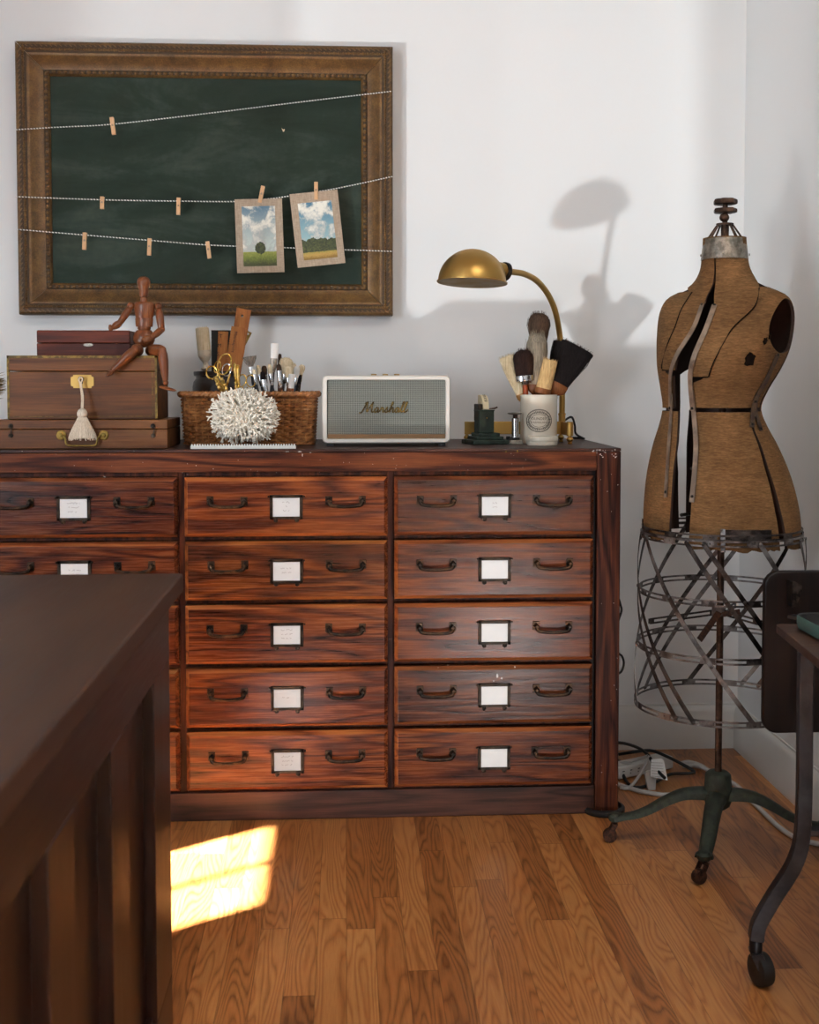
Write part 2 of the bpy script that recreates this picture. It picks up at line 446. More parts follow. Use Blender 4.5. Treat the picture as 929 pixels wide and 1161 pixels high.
def mk_jersey():
    t = NT('brown_jersey')
    n = t.noise(t.coords((1, 1, 6), False), 45, 3, .6)
    w = t.noise(t.coords((120, 120, 700), False), 1, 2, .6)
    b = t.noise(t.coords((1, 1, 1), False), 9, 4, .6)
    k = t.math('ADD', t.math('MULTIPLY', n, .35), t.math('ADD', t.math('MULTIPLY', w, .35), t.math('MULTIPLY', b, .4)))
    t.bs(base_color=t.ramp(k, [(.36, '402d1a'), (.55, '664a2d'), (.75, '886742')]), roughness=.85)
    t.b.inputs['Specular IOR Level'].default_value = .15
    t.bump(w, .35, .002)
    return t.m
M['jersey'] = mk_jersey()
M['inner'] = plain('dark_papier_mache', '2a170c', .85, var=.35)
M['tear'] = plain('torn_dark_patch', '150e0a', .9, var=.5, scale=150, spec=.05)
M['strap'] = worn_metal('grey_brown_strap', '6f6052', '94816f', .42, 30, .55)
M['strap_dark'] = worn_metal('dark_brown_strap', '33251c', '54422f', .5, 60, .4)
def mk_wicker():
    t = NT('brown_wicker')
    n = t.noise(t.coords((1, 1, 1), False), 60, 3, .6)
    t.bs(base_color=t.ramp(n, [(.3, '6b3f1f'), (.55, '9a6335'), (.8, 'bd8850')]), roughness=.5)
    return t.m
M['wicker'] = mk_wicker()
def mk_linen():
    t = NT('linen_mount')
    a = t.noise(t.coords((500, 500, 60), False), 1, 1, .5); b = t.noise(t.coords((60, 60, 500), False), 1, 1, .5)
    t.bs(base_color=t.ramp(t.math('MULTIPLY_ADD', a, .5, t.math('MULTIPLY', b, .5)), [(.3, '93806c'), (.7, 'b8a58e')]), roughness=.8)
    return t.m
M['linen'] = mk_linen()
def mk_painting(name, w, h, tree, seed, skyt, skyb, hor, tx, tz, tr, g1, g2, g3):
    t = NT(name)
    tc = t.n('TexCoord').outputs['Object']
    sp = t.n('SeparateXYZ', {0: tc})
    x = t.math('DIVIDE', sp.outputs[0], w); z = t.math('ADD', t.math('DIVIDE', sp.outputs[2], h), .5)
    P3 = t.n('CombineXYZ', {0: x, 1: float(seed), 2: t.math('MULTIPLY', z, 1.6)}).outputs[0]
    cl = t.noise(P3, 2.6, 4, .55, .3)
    daub = t.noise(P3, 16, 3, .6, 1.0)
    clo = t.math('ADD', cl, t.math('MULTIPLY', t.math('SUBTRACT', daub, .5), .22))
    sky = t.ramp(t.math('ADD', z, t.math('MULTIPLY', t.math('SUBTRACT', daub, .5), .15)), [(.35, skyb), (1.0, skyt)])
    cm = t.n('MapRange', {0: clo, 1: .43, 2: .53}).outputs[0]
    shade = t.ramp(t.math('ADD', clo, t.math('MULTIPLY', z, .12)), [(.5, '9aa3a2'), (.72, 'e9e6d8')])
    sky = t.mix(cm, sky, shade)
    gr = t.ramp(t.math('ADD', t.math('DIVIDE', z, hor), t.math('MULTIPLY', t.math('SUBTRACT', daub, .5), .9)), [(.15, g1), (.55, g2), (1.0, g3)])
    zh = t.math('ADD', z, t.math('MULTIPLY', t.math('SUBTRACT', daub, .5), .03))
    col = t.mix(t.math('LESS_THAN', zh, hor), sky, gr)
    if tree == 'single':
        dx = t.math('DIVIDE', t.math('SUBTRACT', x, tx), tr); dz = t.math('DIVIDE', t.math('SUBTRACT', z, tz), tr*.62)
        d = t.math('ADD', t.math('MULTIPLY', dx, dx), t.math('MULTIPLY', dz, dz))
        d = t.math('ADD', d, t.math('MULTIPLY', t.math('SUBTRACT', daub, .5), 1.4))
        tm = t.math('LESS_THAN', d, 1.0)
    else:
        p1 = t.noise(t.n('CombineXYZ', {0: x, 1: 5.0, 2: 0.0}).outputs[0], 4.5, 3, .6)
        top = t.math('MULTIPLY_ADD', p1, .22, tz-.02)
        tm = t.math('MULTIPLY', t.math('LESS_THAN', zh, top), t.math('GREATER_THAN', zh, hor-.02))
    tcol = t.ramp(daub, [(.35, '20281a'), (.7, '56602f')])
    col = t.mix(tm, col, tcol)
    t.bs(base_color=col, roughness=.6)
    return t.m
# ------------------------------------------------------------------ the room
YW, XW, HC = 3.47, 1.182, .935
def struct(name, mb, m, **kw): return tag(mb.build(name, m, origin=(0, 0, 0), **kw), kind='structure')
struct('floor', MB().box(-2.3, 1.3, -3.0, 3.6, -.08, 0), M['floor'], smooth=0)
struct('wall_back', MB().box(-2.3, 1.3, YW, YW+.12, 0, 2.75), M['wall'], smooth=0)
struct('wall_right', MB().box(XW, XW+.12, -3.0, YW, 0, 2.75), M['wall'], smooth=0)
struct('ceiling', MB().box(-2.4, 1.4, -3.0, 3.6, 2.75, 2.85), M['wall'], smooth=0)
w0, w1, z0, z1 = 1.03, 1.54, 1.56, 2.0
b = MB()
b.box(-2.32, -2.2, -3.0, w0, 0, 2.75); b.box(-2.32, -2.2, w1, YW, 0, 2.75)
b.box(-2.32, -2.2, w0, w1, 0, z0); b.box(-2.32, -2.2, w0, w1, z1, 2.75)
struct('wall_left', b, M['wall'], smooth=0)
b = MB()
b.box(-2.27, -2.24, w0, w1, z0, z0+.03); b.box(-2.27, -2.24, w0, w1, z1-.03, z1)
b.box(-2.27, -2.24, w0, w0+.03, z0, z1); b.box(-2.27, -2.24, w1-.03, w1, z0, z1)
b.box(-2.26, -2.245, (w0+w1)/2-.008, (w0+w1)/2+.008, z0, z1)
struct('window_1', b, M['trim'], smooth=0)
def baseboard(name, a, b_, n):
    a, b_, n = V(a), V(b_), V(n)
    prof = [(0, 0), (.016, 0), (.016, .095), (.013, .104), (.013, .112), (.008, .122), (.004, .128), (.004, .134), (0, .134)]
    m = MB(); vs = []
    for p in (a, b_):
        for d, z in prof: vs.append(p+n*d+V((0, 0, z)))
    k = len(prof)
    m.add(vs, [(i, (i+1) % k, k+(i+1) % k, k+i) for i in range(k)]+[tuple(range(k-1, -1, -1)), tuple(range(k, 2*k))])
    struct(name, m, M['trim'], smooth=30)
baseboard('baseboard_back', (-2.2, YW, 0), (XW, YW, 0), (0, -1, 0))
baseboard('baseboard_right', (XW, YW, 0), (XW, -2.9, 0), (-1, 0, 0))

# ------------------------------------------------------------------ the drawer cabinet
CF, CB, XL, XR = 2.945, 3.452, -.985, .6955
cab = thing('drawer_cabinet', 'long dark red oak cabinet of fifteen drawers standing against the white wall', 'cabinet', (-.14, 3.2, 0))
b = MB(); b.box(XL, XR, CF-.002, CB, HC-.008, HC)
b.build('top_board', M['base'], cab, bevel=.002)
b = MB(); b.box(XL+.07, XR-.062, CF-.003, CF+.02, .878, HC-.0085)
b.build('top_rail', M['cabtop'], cab, bevel=.0015)
for x0, x1 in ((XL, XL+.069), (XR-.061, XR)):
    MB().box(x0, x1, CF-.002, CF+.022, .0, HC-.0085).build('corner_stile', M['cabv'], cab, bevel=.003)
for x0, x1 in ((XL+.002, XL+.02), (XR-.021, XR-.001)):
    MB().box(x0, x1, CF+.022, CB, .0, HC-.0085).build('side_panel', M['cabv'], cab, bevel=.002)
MB().box(XL+.02, XR-.021, CB-.012, CB-.002, .02, HC-.0085).build('back_panel', M['cabv'], cab)
b = MB(); b.box(XL+.07, XR-.062, CF-.004, CF+.02, .0, .073)
b.build('plinth', M['base'], cab, bevel=.003)
COLX = (-.664, -.1458, .3725); DW, DH, DZ0, DP = .502, .148, .867, .1592
for k in (0, 1):
    xm = (COLX[k]+COLX[k+1])/2
    MB().box(xm-.0085, xm+.0085, CF+.004, CF+.024, .073, .878).build('divider', M['cabv'], cab, bevel=.001)
b = MB()
for i in range(6):
    zt = DZ0+.0056-i*DP
    for cx in COLX: b.box(cx-.25, cx+.25, CF+.006, CF+.02, zt-.005, zt+.005)
b.build('drawer_rails', M['cabv'], cab, bevel=.001)
MB().box(XL+.02, XR-.021, CF+.022, CF+.03, .05, HC-.03).build('gap_shade_sheet', M['gap'], cab)  # added sheet behind the fronts, coloured as the dark of the gaps
b = MB(); b.lathe([(.052, 0), (.055, .004), (.055, .012), (.05, .016), (.046, .016), (.044, .007), (0, .007)], (XR-.035, CF+.015, 0), segs=36)
b.build('floor_cup', M['rubber'], cab)

def drawer_front():
    m = MB(); w, h, c = DW/2, DH/2, .009
    y0, y1 = 2.921, CF+.012          # front, back
    o = [(-w, -h), (w, -h), (w, h), (-w, h)]
    vs = [(x, y1, z) for x, z in o]+[(x, y0+.010, z) for x, z in o]+[(x*(1-c/w), y0, z*(1-c/h)) for x, z in o]
    fs = [(3, 2, 1, 0)]
    for r in (0, 4): fs += [(r+i, r+(i+1) % 4, r+4+(i+1) % 4, r+4+i) for i in range(4)]
    fs.append((8, 9, 10, 11)); m.add(vs, fs)
    m.mi = [0]*5+[1, 0, 1, 1]+[0]; return m
YD = 2.921
def pull(m):
    for sx in (-1, 1):
        x = sx*.0415
        m.cur = 0
        m.box(x-.0085, x+.0085, YD-.003, YD+.002, -.0005, .0215)
        m.lathe([(.0075, 0), (.0065, .012), (.0055, .018)], (x, YD-.002, .0105), (0, -1, 0), 4, twist=0)
    arc = spline([(-.0415, YD-.010, .012), (-.0412, YD-.016, .006), (-.036, YD-.0195, .0005), (-.018, YD-.0205, -.0022), (0, YD-.0208, -.0026), (.018, YD-.0205, -.0022), (.036, YD-.0195, .0005), (.0412, YD-.016, .006), (.0415, YD-.010, .012)], 5)
    m.tube(arc, [.0050+.0006*math.cos(PI*i/(len(arc)-1)*2) for i in range(len(arc))], 8, flat=.85)
    return m
def holder(m):
    w, h = .0405, .030
    for x0, x1, zz0, zz1 in ((-w, w, h-.007, h), (-w, -w+.0075, -h, h), (w-.0075, w, -h, h), (-w, w, -h, -h+.0065)):
        m.box(x0, x1, YD-.0045, YD+.001, zz0, zz1)
    for sx in (-1, 1):
        m.prism([(-.009, -.004), (.004, -.006), (.009, .003), (.0, .006), (-.009, .004)], (sx*(w+.001), YD+.001, h-.004), (sx*1.0, 0, 0), (0, 0, 1), .0035 if sx < 0 else -.0035)
        m.lathe([(.0055, 0), (.0055, .0035), (.003, .005), (0, .005)], (sx*.026, YD+.001, -h-.003), (0, -1, 0), 12)
        m.lathe([(.0028, 0), (.002, .0016), (0, .002)], (sx*(w+.003), YD-.0025, h-.004), (0, -1, 0), 8)
    return m
def card(lines, seed):
    rr = random.Random(seed); m = MB()
    m.box(-.0335, .0335, YD-.0022, YD-.0002, -.0235, .0235)
    m.cur = 1
    n = len(lines)
    for li, (x0, x1) in enumerate(lines):
        z = .0015+(.0105*((n-1)/2-li)); x = x0; pts = []
        while x < x1:
            if rr.random() < .14 and len(pts) > 3:
                m.strip(pts, (0, -1, 0), .0006, .0003); pts = []; x += .003
            pts.append((x, YD-.0024, z+rr.uniform(-.0019, .0024))); x += .0013
        if len(pts) > 1: m.strip(pts, (0, -1, 0), .0006, .0003)
    return m
TINT = [[(.62, .58, .66), (.78, .72, .74), (.8, .75, .75), (.72, .75, .72), (.8, .8, .76)],
        [(1.12, .98, .92), (.92, .92, .82), (1.0, .95, .94), (1.08, .98, .92), (1.14, 1.06, .96)],
        [(.60, .54, .58), (.84, .74, .70), (.84, .74, .74), (.62, .60, .66), (.86, .74, .68)]]
SCRIB = [[(-.006, .006), (-.006, .008)], [(-.014, .016), (-.012, .012)], [(-.01, .01), (-.002, .002), (-.008, .009)], [(-.015, .016), (-.013, .014), (-.014, .012)], [(-.012, .010)]]
proto = {}
for c in range(3):
    for r in range(5):
        org = V((COLX[c], 0, DZ0-DH/2-r*DP)) + V((0, 2.93, 0))
        if not proto:
            d = MB().add([], []); 
            def shift(m): m.v = [q+V((org.x, 0, org.z)) for q in m.v]; return m
            d = shift(drawer_front()).build('drawer', [M['cab'], M['cab_edge']], cab, origin=org, smooth=20, bevel=.0015)
            hs = []
            for sx in (-.146, .146):
                h = pull(MB()); h.v = [q+V((org.x+sx, 0, org.z+.005)) for q in h.v]
                hs.append(h.build('handle', M['pull'], d, origin=V((org.x+sx, YD, org.z+.005)), bevel=.001))
            lh = shift(holder(MB())).build('label_holder', M['holder'], d, origin=org+V((0, 0, 0)), bevel=.0006)
            proto = dict(d=d, h=hs, l=lh)
            dd = d
        else:
            dd = proto['d'].copy(); COL.objects.link(dd); dd.parent = cab; dd.location = org-ORG[cab.name]; ORG[dd.name] = org
            for s_ in proto['h']+[proto['l']]:
                k = s_.copy(); COL.objects.link(k); k.parent = dd
                if s_ in proto['h']: k.location.x += random.uniform(-.002, .002); k.rotation_euler.y = random.uniform(-.02, .02)
        dd.color = TINT[c][r] + (1,)
        m = card(random.Random(c*7+r).choice(SCRIB), c*11+r) if (c, r) not in ((2, 1), (2, 2), (2, 3), (2, 4)) else card([], 0)
        m.v = [q+V((org.x, 0, org.z)) for q in m.v]
        m.build('label_card', [M['card'], M['ink']], dd, origin=org, smooth=0)

# ------------------------------------------------------------------ the framed chalkboard
FX0, FX1, FZ0, FZ1 = -.9235, .1385, 1.2935, 2.058
FY = 3.415
fr = thing('framed_chalkboard', 'green chalkboard in a wide worn gilt frame hung above the cabinet', 'chalkboard', ((FX0+FX1)/2, YW-.002, FZ0))
MB().box(FX0+.085, FX1-.075, 3.446, 3.458, FZ0+.075, FZ1-.08).build('chalkboard_panel', M['board'], fr, smooth=0)
def rail(a, b_, ix, iz):
    # profile: (inward distance, y)
    wl = .0915
    prof = [(0, YW-.004), (0, FY+.006), (.004, FY+.001), (.010, FY), (.028, FY+.001), (.031, FY+.004), (.034, FY+.004), (.040, FY+.009), (.055, FY+.020), (.068, FY+.026), (.073, FY+.0265), (.075, FY+.022), (.085, FY+.022), (.0895, FY+.027), (wl, FY+.034), (wl, YW-.004)]
    m = MB(); a, b_ = V(a), V(b_); d = (b_-a).normalized(); inn = V((ix, 0, iz)); vs = []
    for p, s in ((a, 1), (b_, -1)):
        for q, y in prof: vs.append(V((p.x, y, p.z)) + inn*q + d*((q+.0008)*s))
    k = len(prof)
    m.add(vs, [(i, i+1, k+i+1, k+i) for i in range(k-1)]+[tuple(range(k)), tuple(range(2*k-1, k-1, -1))])
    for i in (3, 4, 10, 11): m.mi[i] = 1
    L = (b_-a).length
    n = int((L-.03)/.0135)
    for i in range(n):
        s = .016+(L-.032)*i/(n-1)
        p = a+d*s
        m.prism([(-.0055, -.0045), (-.001, .0005), (.0055, .0048), (.0062, .0025), (.0012, -.002), (-.003, -.0062)], V((p.x, FY-.0018, p.z))+inn*.011, d, inn, .004 if d.cross(inn).y > 0 else -.004)
        m.ball(V((p.x, FY+.002, p.z))+inn*.0225, .0050, 6, 4)
        m.ball(V((p.x, FY+.002, p.z))+inn*.0225+d*.0067, .0038, 6, 4)
    n = int((L-.18)/.016)
    for i in range(n):
        s = .085+(L-.17)*i/(n-1); p = a+d*s
        m.ball(V((p.x, FY+.023, p.z))+inn*.080, .0056, 8, 4, axis=d, sx=1.2)
    return m
for a, b_, ix, iz in (((FX0, 0, FZ1), (FX1, 0, FZ1), 0, -1), ((FX1, 0, FZ1), (FX1, 0, FZ0), -1, 0), ((FX1, 0, FZ0), (FX0, 0, FZ0), 0, 1), ((FX0, 0, FZ0), (FX0, 0, FZ1), 1, 0)):
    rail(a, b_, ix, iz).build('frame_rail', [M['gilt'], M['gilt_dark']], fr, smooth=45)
tk = at(321, 147, 3.445)
b = MB(); b.prism([(-.004, .004), (.0, -.006), (.004, -.004), (.005, .002), (.001, .0)], (tk.x, 3.446, tk.z), (1, 0, 0), (0, 0, 1), .003)
tag(b.build('chalk_fleck', M['br_pale'], fr, smooth=0), 'small yellow fleck stuck to the board')
YT = FY-.004
LINES = [('white striped twine strung highest across the chalkboard, rising to the right', [(18, 147), (70, 144), (129, 140.7), (240, 128), (350, 114.5), (444.5, 103.5)]),
         ('white striped twine strung across the chalkboard with both landscape cards clipped on', [(18, 223), (116, 226.5), (200, 228), (268, 228.5), (300, 226), (330, 222), (385, 213), (445.5, 200)]),
         ('lowest white striped twine across the chalkboard, passing behind both landscape cards', [(19, 260), (96, 266.5), (170, 272.5), (240, 278), (300, 280), (370, 282.5), (446, 285)])]
TW = []
for lb, pts in LINES:
    P_ = [at(x, y, YT) for x, y in pts]
    o = MB(); sp = spline(P_, 5)
    o.tube(sp, .0016, 6)
    TW.append(P_)
    tag(o.build('twine_line', M['twine'], origin=P_[0]), lb, 'twine', 'twines across the chalkboard')
def peg(px, py, ang, lab, y=YT, L=.046, wp=.0105):
    c = at(px, py, y)
    t = thing('clothespin', lab, 'clothespin', c, 'clothespins on the chalkboard twines')
    Mx = Matrix.Translation(c) @ Matrix.Rotation(ang, 4, 'Y')
    for s, n in ((-1, 'front_jaw'), (1, 'back_jaw')):
        b = MB(); prof = [(-L/2, .0006), (-L/2, .0042), (-L*.1, .0048), (L/2, .0058), (L/2, .0036), (L*.1, .0012), (0, .0018)]
        vs = []
        for x in (-wp/2, wp/2):
            for z, d in prof: vs.append(Mx @ V((x, s*d, z)))
        k = len(prof)
        b.add(vs, [tuple(range(k)), tuple(range(2*k-1, k-1, -1))]+[(i, k+i, k+(i+1) % k, (i+1) % k) for i in range(k)])
        b.build(n, M['pine'], t, smooth=0)
    b = MB()
    for dz in (-.0018, 0, .0018): b.tube([Mx @ V((math.cos(a)*wp*.52, math.sin(a)*.0052, dz+L*.04)) for a in [2*PI*i/12 for i in range(12)]], .0007, 5, closed=True)
    b.build('spring', M['nickel'], t)
peg(128, 143, R(-7), 'small wooden clothespin alone on the highest twine', L=.048)
peg(116, 230, R(2), 'small wooden clothespin on the middle twine, farther from the landscape cards', L=.034)
peg(202.5, 234, R(2), 'small wooden clothespin on the middle twine nearest the left landscape card', L=.048)
peg(96, 273.5, R(3), 'small wooden clothespin on the lowest twine, nearest the frame edge', L=.048)
peg(169.5, 280, R(3), 'small wooden clothespin on the lowest twine above the wooden figure', L=.048)
peg(236.5, 283.5, R(-7), 'small wooden clothespin on the lowest twine nearest the left landscape card', L=.048)
YC = YT-.006
peg(296.5, 220.5, R(12), 'wooden clothespin holding the card with a lone green tree', YC, .048)
peg(358.5, 216.5, R(0), 'wooden clothespin holding the tilted card with a row of dark trees', YC, .050)
def picture_card(c4, p4, name, label, pm):
    Y_ = YC-.001
    c = [at(x, y, Y_) for x, y in c4]; ctr = sum(c, V())/4
    U = ((c[1]-c[0])+(c[2]-c[3])).normalized(); Vv = V((0, -1, 0)).cross(U)*-1
    if Vv.z < 0: Vv = -Vv
    ang = math.atan2(-U.z, U.x)
    w = ((c[1]-c[0]).length+(c[2]-c[3]).length)/2; h = ((c[0]-c[3]).length+(c[1]-c[2]).length)/2
    t = thing(name, label, 'picture card', ctr, 'landscape cards on the twine')
    t.rotation_euler = (0, ang, 0)
    def local(m, n, mm, off=0):
        o = m.build(n, mm, t, smooth=0); o.location = (0, 0, 0); return o
    b = MB(); b.box(ctr.x-w/2, ctr.x+w/2, Y_-.0009, Y_+.0009, ctr.z-h/2, ctr.z+h/2)
    local(b, 'mount', M['linen'])
    q = [at(x, y, Y_) for x, y in p4]; pc = sum(q, V())/4-ctr
    pw = ((q[1]-q[0]).length+(q[2]-q[3]).length)/2; ph = ((q[0]-q[3]).length+(q[1]-q[2]).length)/2
    ca, sa = math.cos(-ang), math.sin(-ang)
    lx, lz = pc.x*ca + pc.z*sa, -pc.x*sa + pc.z*ca
    b = MB(); b.box(-pw/2, pw/2, -.0015, -.0008, -ph/2, ph/2)
    o = b.build('painting', pm(pw, ph), t, origin=(0, 0, 0), smooth=0); o.location = (lx, 0, lz)
picture_card([(267, 226), (321, 225), (321.5, 308.5), (268, 310)], [(275, 234), (313, 233.5), (313, 301.5), (275.5, 302)], 'landscape_card',
             'upright landscape card with a lone green tree under white clouds', lambda w, h: mk_painting('cloud_meadow_painting', w, h, 'single', 3, '54768b', 'c3cfc6', .24, .02, .30, .16, '3c4218', '6d7a2a', '9ba24a'))
picture_card([(329.5, 220), (384, 215), (390.5, 298), (336.5, 304)], [(338, 231), (376.5, 227), (382.5, 291.5), (344.5, 295.5)], 'landscape_card',
             'tilted landscape card with a row of dark trees and yellow field', lambda w, h: mk_painting('cloud_treeline_painting', w, h, 'row', 9, '3a6f8c', '8fb3b8', .15, 0, .26, .1, '8a6a2a', 'b8954a', '8f8b3e'))

# old paint flecks on the cabinet
def fleck(m, px, py, w, h, Y, seed, n=9):
    rr = random.Random(seed); c = at(px, py, Y)
    m.prism([(math.cos(2*PI*i/n)*w*rr.uniform(.4, 1.1), math.sin(2*PI*i/n)*h*rr.uniform(.4, 1.1)) for i in range(n)], (c.x, Y, c.z), (1, 0, 0), (0, 0, 1), .0004)
b = MB()
for i, (px, py, w, h) in enumerate(((564, 766, .0028, .008), (569, 769, .004, .003), (584, 756, .002, .003), (560, 772, .002, .002), (508, 754, .002, .0012), (497, 757, .0012, .001))): fleck(b, px, py, w, h, YD+.0001, i)
tag(b.build('paint_fleck', M['paintfleck'], cab, smooth=0), 'white paint splash on a right drawer')
b = MB(); rr = random.Random(4)
for i in range(26): fleck(b, rr.uniform(672, 701), rr.uniform(509, 519), rr.uniform(.0006, .0028), rr.uniform(.0006, .0024), CF-.0024, i)
for i in range(16): fleck(b, rr.uniform(676, 702), rr.uniform(520, 920), rr.uniform(.0005, .001), rr.uniform(.0005, .0022), CF-.0024, i)
tag(b.build('paint_fleck', M['paintfleck'], cab, smooth=0), 'flaking white paint on the corner stile')
b = MB()
for i in range(40): fleck(b, rr.uniform(10, 660), rr.uniform(511, 538), rr.uniform(.0004, .0013), rr.uniform(.0004, .0012), CF-.0034, i)
for i, (px, py, w, h) in enumerate(((340, 512, .005, .0022), (343, 516, .002, .005), (352, 513, .003, .0012), (326, 512, .006, .001), (119, 541, .004, .0015))): fleck(b, px, py, w, h, CF-.0034, i)
b.build('paint_fleck', M['paintfleck'], cab, smooth=0)
b = MB(); fleck(b, 587, 511.5, .0016, .0045, CF-.0034, 3); fleck(b, 574, 512, .0011, .004, CF-.0034, 7)
tag(b.build('paint_fleck', M['yellowfleck'], cab, smooth=0), 'yellow paint drips on the top rail')
# ------------------------------------------------------------------ boxes, seated figure
def pxl(n, Y): return n*Y/F                      # length of n photo pixels at depth Y
def wbox(m, x0, x1, y0, y1, z0, z1): return m.box(x0, x1, y0, y1, z0, z1)
# flat case
Y0 = 2.985
xa, xb = at(-6, 490, Y0).x, at(190, 490, Y0).x
zt = at(100, 476, Y0).z; zm = at(100, 486.5, Y0).z
case = thing('wooden_case', 'flat walnut case with brass bail handle at the bottom of the box stack', 'box', ((xa+xb)/2, 3.1, HC))
MB().box(xa, xb, Y0, 3.215, HC+.0004, zm-.0008).build('case_body', M['box_walnut'], case, bevel=.002)
MB().box(xa, xb, Y0, 3.215, zm+.0004, zt).build('case_lid', M['box_walnut'], case, bevel=.002)
for hx in (12, 173.5):
    c = at(hx, 483, Y0)
    b = MB(); b.lathe([(.006, 0), (.006, .002), (.0025, .003), (.0025, .007), (0, .008)], c, (0, -1, 0), 14)
    q = at(hx+.5, 494, Y0); b.lathe([(.0055, 0), (.0055, .002), (.002, .003), (.003, .007), (0, .008)], q, (0, -1, 0), 14)
    b.tube(spline([c+V((0, -.005, .003)), c+V((.004, -.006, -.004)), c+V((.003, -.006, -.014)), q+V((0, -.006, .002)), q+V((-.004, -.006, .0)), q+V((-.002, -.006, .005))], 5), .0014, 6)
    b.build('hook_latch', M['iron'], case)
b = MB()
pa, pb = at(69.5, 493.5, Y0), at(117.5, 493.5, Y0)
for p in (pa, pb):
    b.lathe([(.0125, 0), (.0125, .0015), (.010, .003), (.0105, .0035), (.007, .0045), (.0055, .004), (.005, .009), (0, .010)], p, (0, -1, 0), 20)
b.tube(spline([pa+V((0, -.007, 0)), pa+V((.007, -.009, -.001)), pa+V((.0125, -.012, -.008)), pa+V((.014, -.013, -.018)), pa+V((.021, -.014, -.0245)), (pa+pb)/2+V((0, -.014, -.0255)), pb+V((-.021, -.014, -.0245)), pb+V((-.014, -.013, -.018)), pb+V((-.0125, -.012, -.008)), pb+V((-.007, -.009, -.001)), pb+V((0, -.007, 0))], 5), .0026, 8)
b.build('bail_handle', M['brass_dull'], case)
# writing box
Y1 = 3.012
xc, xd = at(8.5, 440, Y1).x, at(178, 440, Y1).x
z1_, z2_ = at(90, 421, Y1).z, at(90, 403.5, Y1).z
wb = thing('writing_box', 'walnut writing box with brass edges and brass lock plate, middle of the stack', 'box', ((xc+xd)/2, 3.1, zt))
MB().box(xc, xd, Y1, 3.2, zt+.0004, z1_-.0008).build('box_body', M['box_walnut'], wb, bevel=.002)
MB().box(xc, xd, Y1, 3.2, z1_+.0004, z2_).build('box_lid', M['box_walnut'], wb, bevel=.003)
b = MB(); e = .0008
for x in (xc, xd-.004): b.box(x-e, x+.004+e, Y1-e, Y1+.005, zt+.002, z2_+e)
b.box(xc-e, xd+e, Y1-e, Y1+.005, z2_-.0055, z2_+e)
for x in (xc, xd-.004): b.box(x-e, x+.004+e, Y1, 3.2, z2_-.004, z2_+e)
b.box(xd-.012, xd-.0105, Y1-.0004, Y1+.001, zt+.006, z2_-.012); b.box(xc+.012, xd-.011, Y1-.0004, Y1+.001, zt+.007, zt+.0085)
b.build('brass_edging', M['brass_edge'], wb, smooth=0)
c = at(93.5, 432.5, Y1); w, h, k = .0285, .0165, .006
b = MB(); b.prism([(-w+k, -h), (w-k, -h), (w-k, -h+k*.6), (w, -h+k), (w, h-k), (w-k, h-k*.6), (w-k, h), (-w+k, h), (-w+k, h-k*.6), (-w, h-k), (-w, -h+k), (-w+k, -h+k*.6)], c+V((0, 0, 0)), (1, 0, 0), (0, 0, 1), .0014)
b.v = [q+V((0, -.0002, 0)) for q in b.v]
b.build('lock_plate', M['brass'], wb, smooth=0)
b = MB(); b.lathe([(.0035, 0), (.0035, .0006), (0, .0006)], c+V((0, -.0015, .004)), (0, -1, 0), 12); b.box(c.x-.0012, c.x+.0012, c.y-.0021, c.y-.001, c.z-.006, c.z+.003)
b.build('keyhole', M['rubber'], wb)
# tassel on the key
tas = thing('key_tassel', 'white cotton tassel hanging from the key of the brass lock plate', 'tassel', c+V((0, -.012, 0)))
b = MB(); kc = c+V((.0, 0, .004))
b.tube([kc+V((0, -.0024, 0)), kc+V((0, -.016, 0))], .0022, 8)
b.tube([kc+V((math.cos(a)*.006, -.018, .002+math.sin(a)*.0055)) for a in [2*PI*i/16 for i in range(16)]], .0016, 6, closed=True)
b.build('key', M['iron'], tas)
b = MB(); kp = at(93.2, 463, 2.972)
for s in (-1, 1):
    b.tube(spline([kc+V((s*.001, -.018, .007)), kc+V((s*.0045, -.020, .001)), kc+V((s*.0015, -.021, -.010)), kp+V((s*.0018, .004, .03)), kp+V((s*.0016, 0, 0))], 6), .0019, 6)
b.build('cord', M['tassel'], tas)
b = MB(); h = pxl(34, 2.97)
b.lathe([(.004, 0), (.0095, -.004), (.0125, -.011), (.0125, -.017), (.0105, -.021)], kp, (0, 0, 1), 24, ridge=.03, nr=12)
b.build('knot', M['tassel'], tas)
b = MB(); rr = random.Random(3)
b.lathe([(.0105, -.0205), (.0125, -.026), (.0225, -.045), (.031, -.064), (.0335, -.073), (.024, -.075), (0, -.072)], kp, (0, 0, 1), 60, flat=.5, ridge=.05, nr=22)
for i in range(150):
    a = rr.uniform(0, 2*PI); k_ = rr.uniform(.85, 1.06); e_ = rr.uniform(-.003, .004)
    P_ = [kp+V((math.cos(a)*r*k_, math.sin(a)*r*.5*k_, z)) for r, z in ((.0115, -.024), (.022, -.045), (.031, -.063), (.0345, -.077+e_))]
    b.tube(P_, .0008, 4)
b.build('tassel_skirt', M['tassel'], tas, smooth=60)
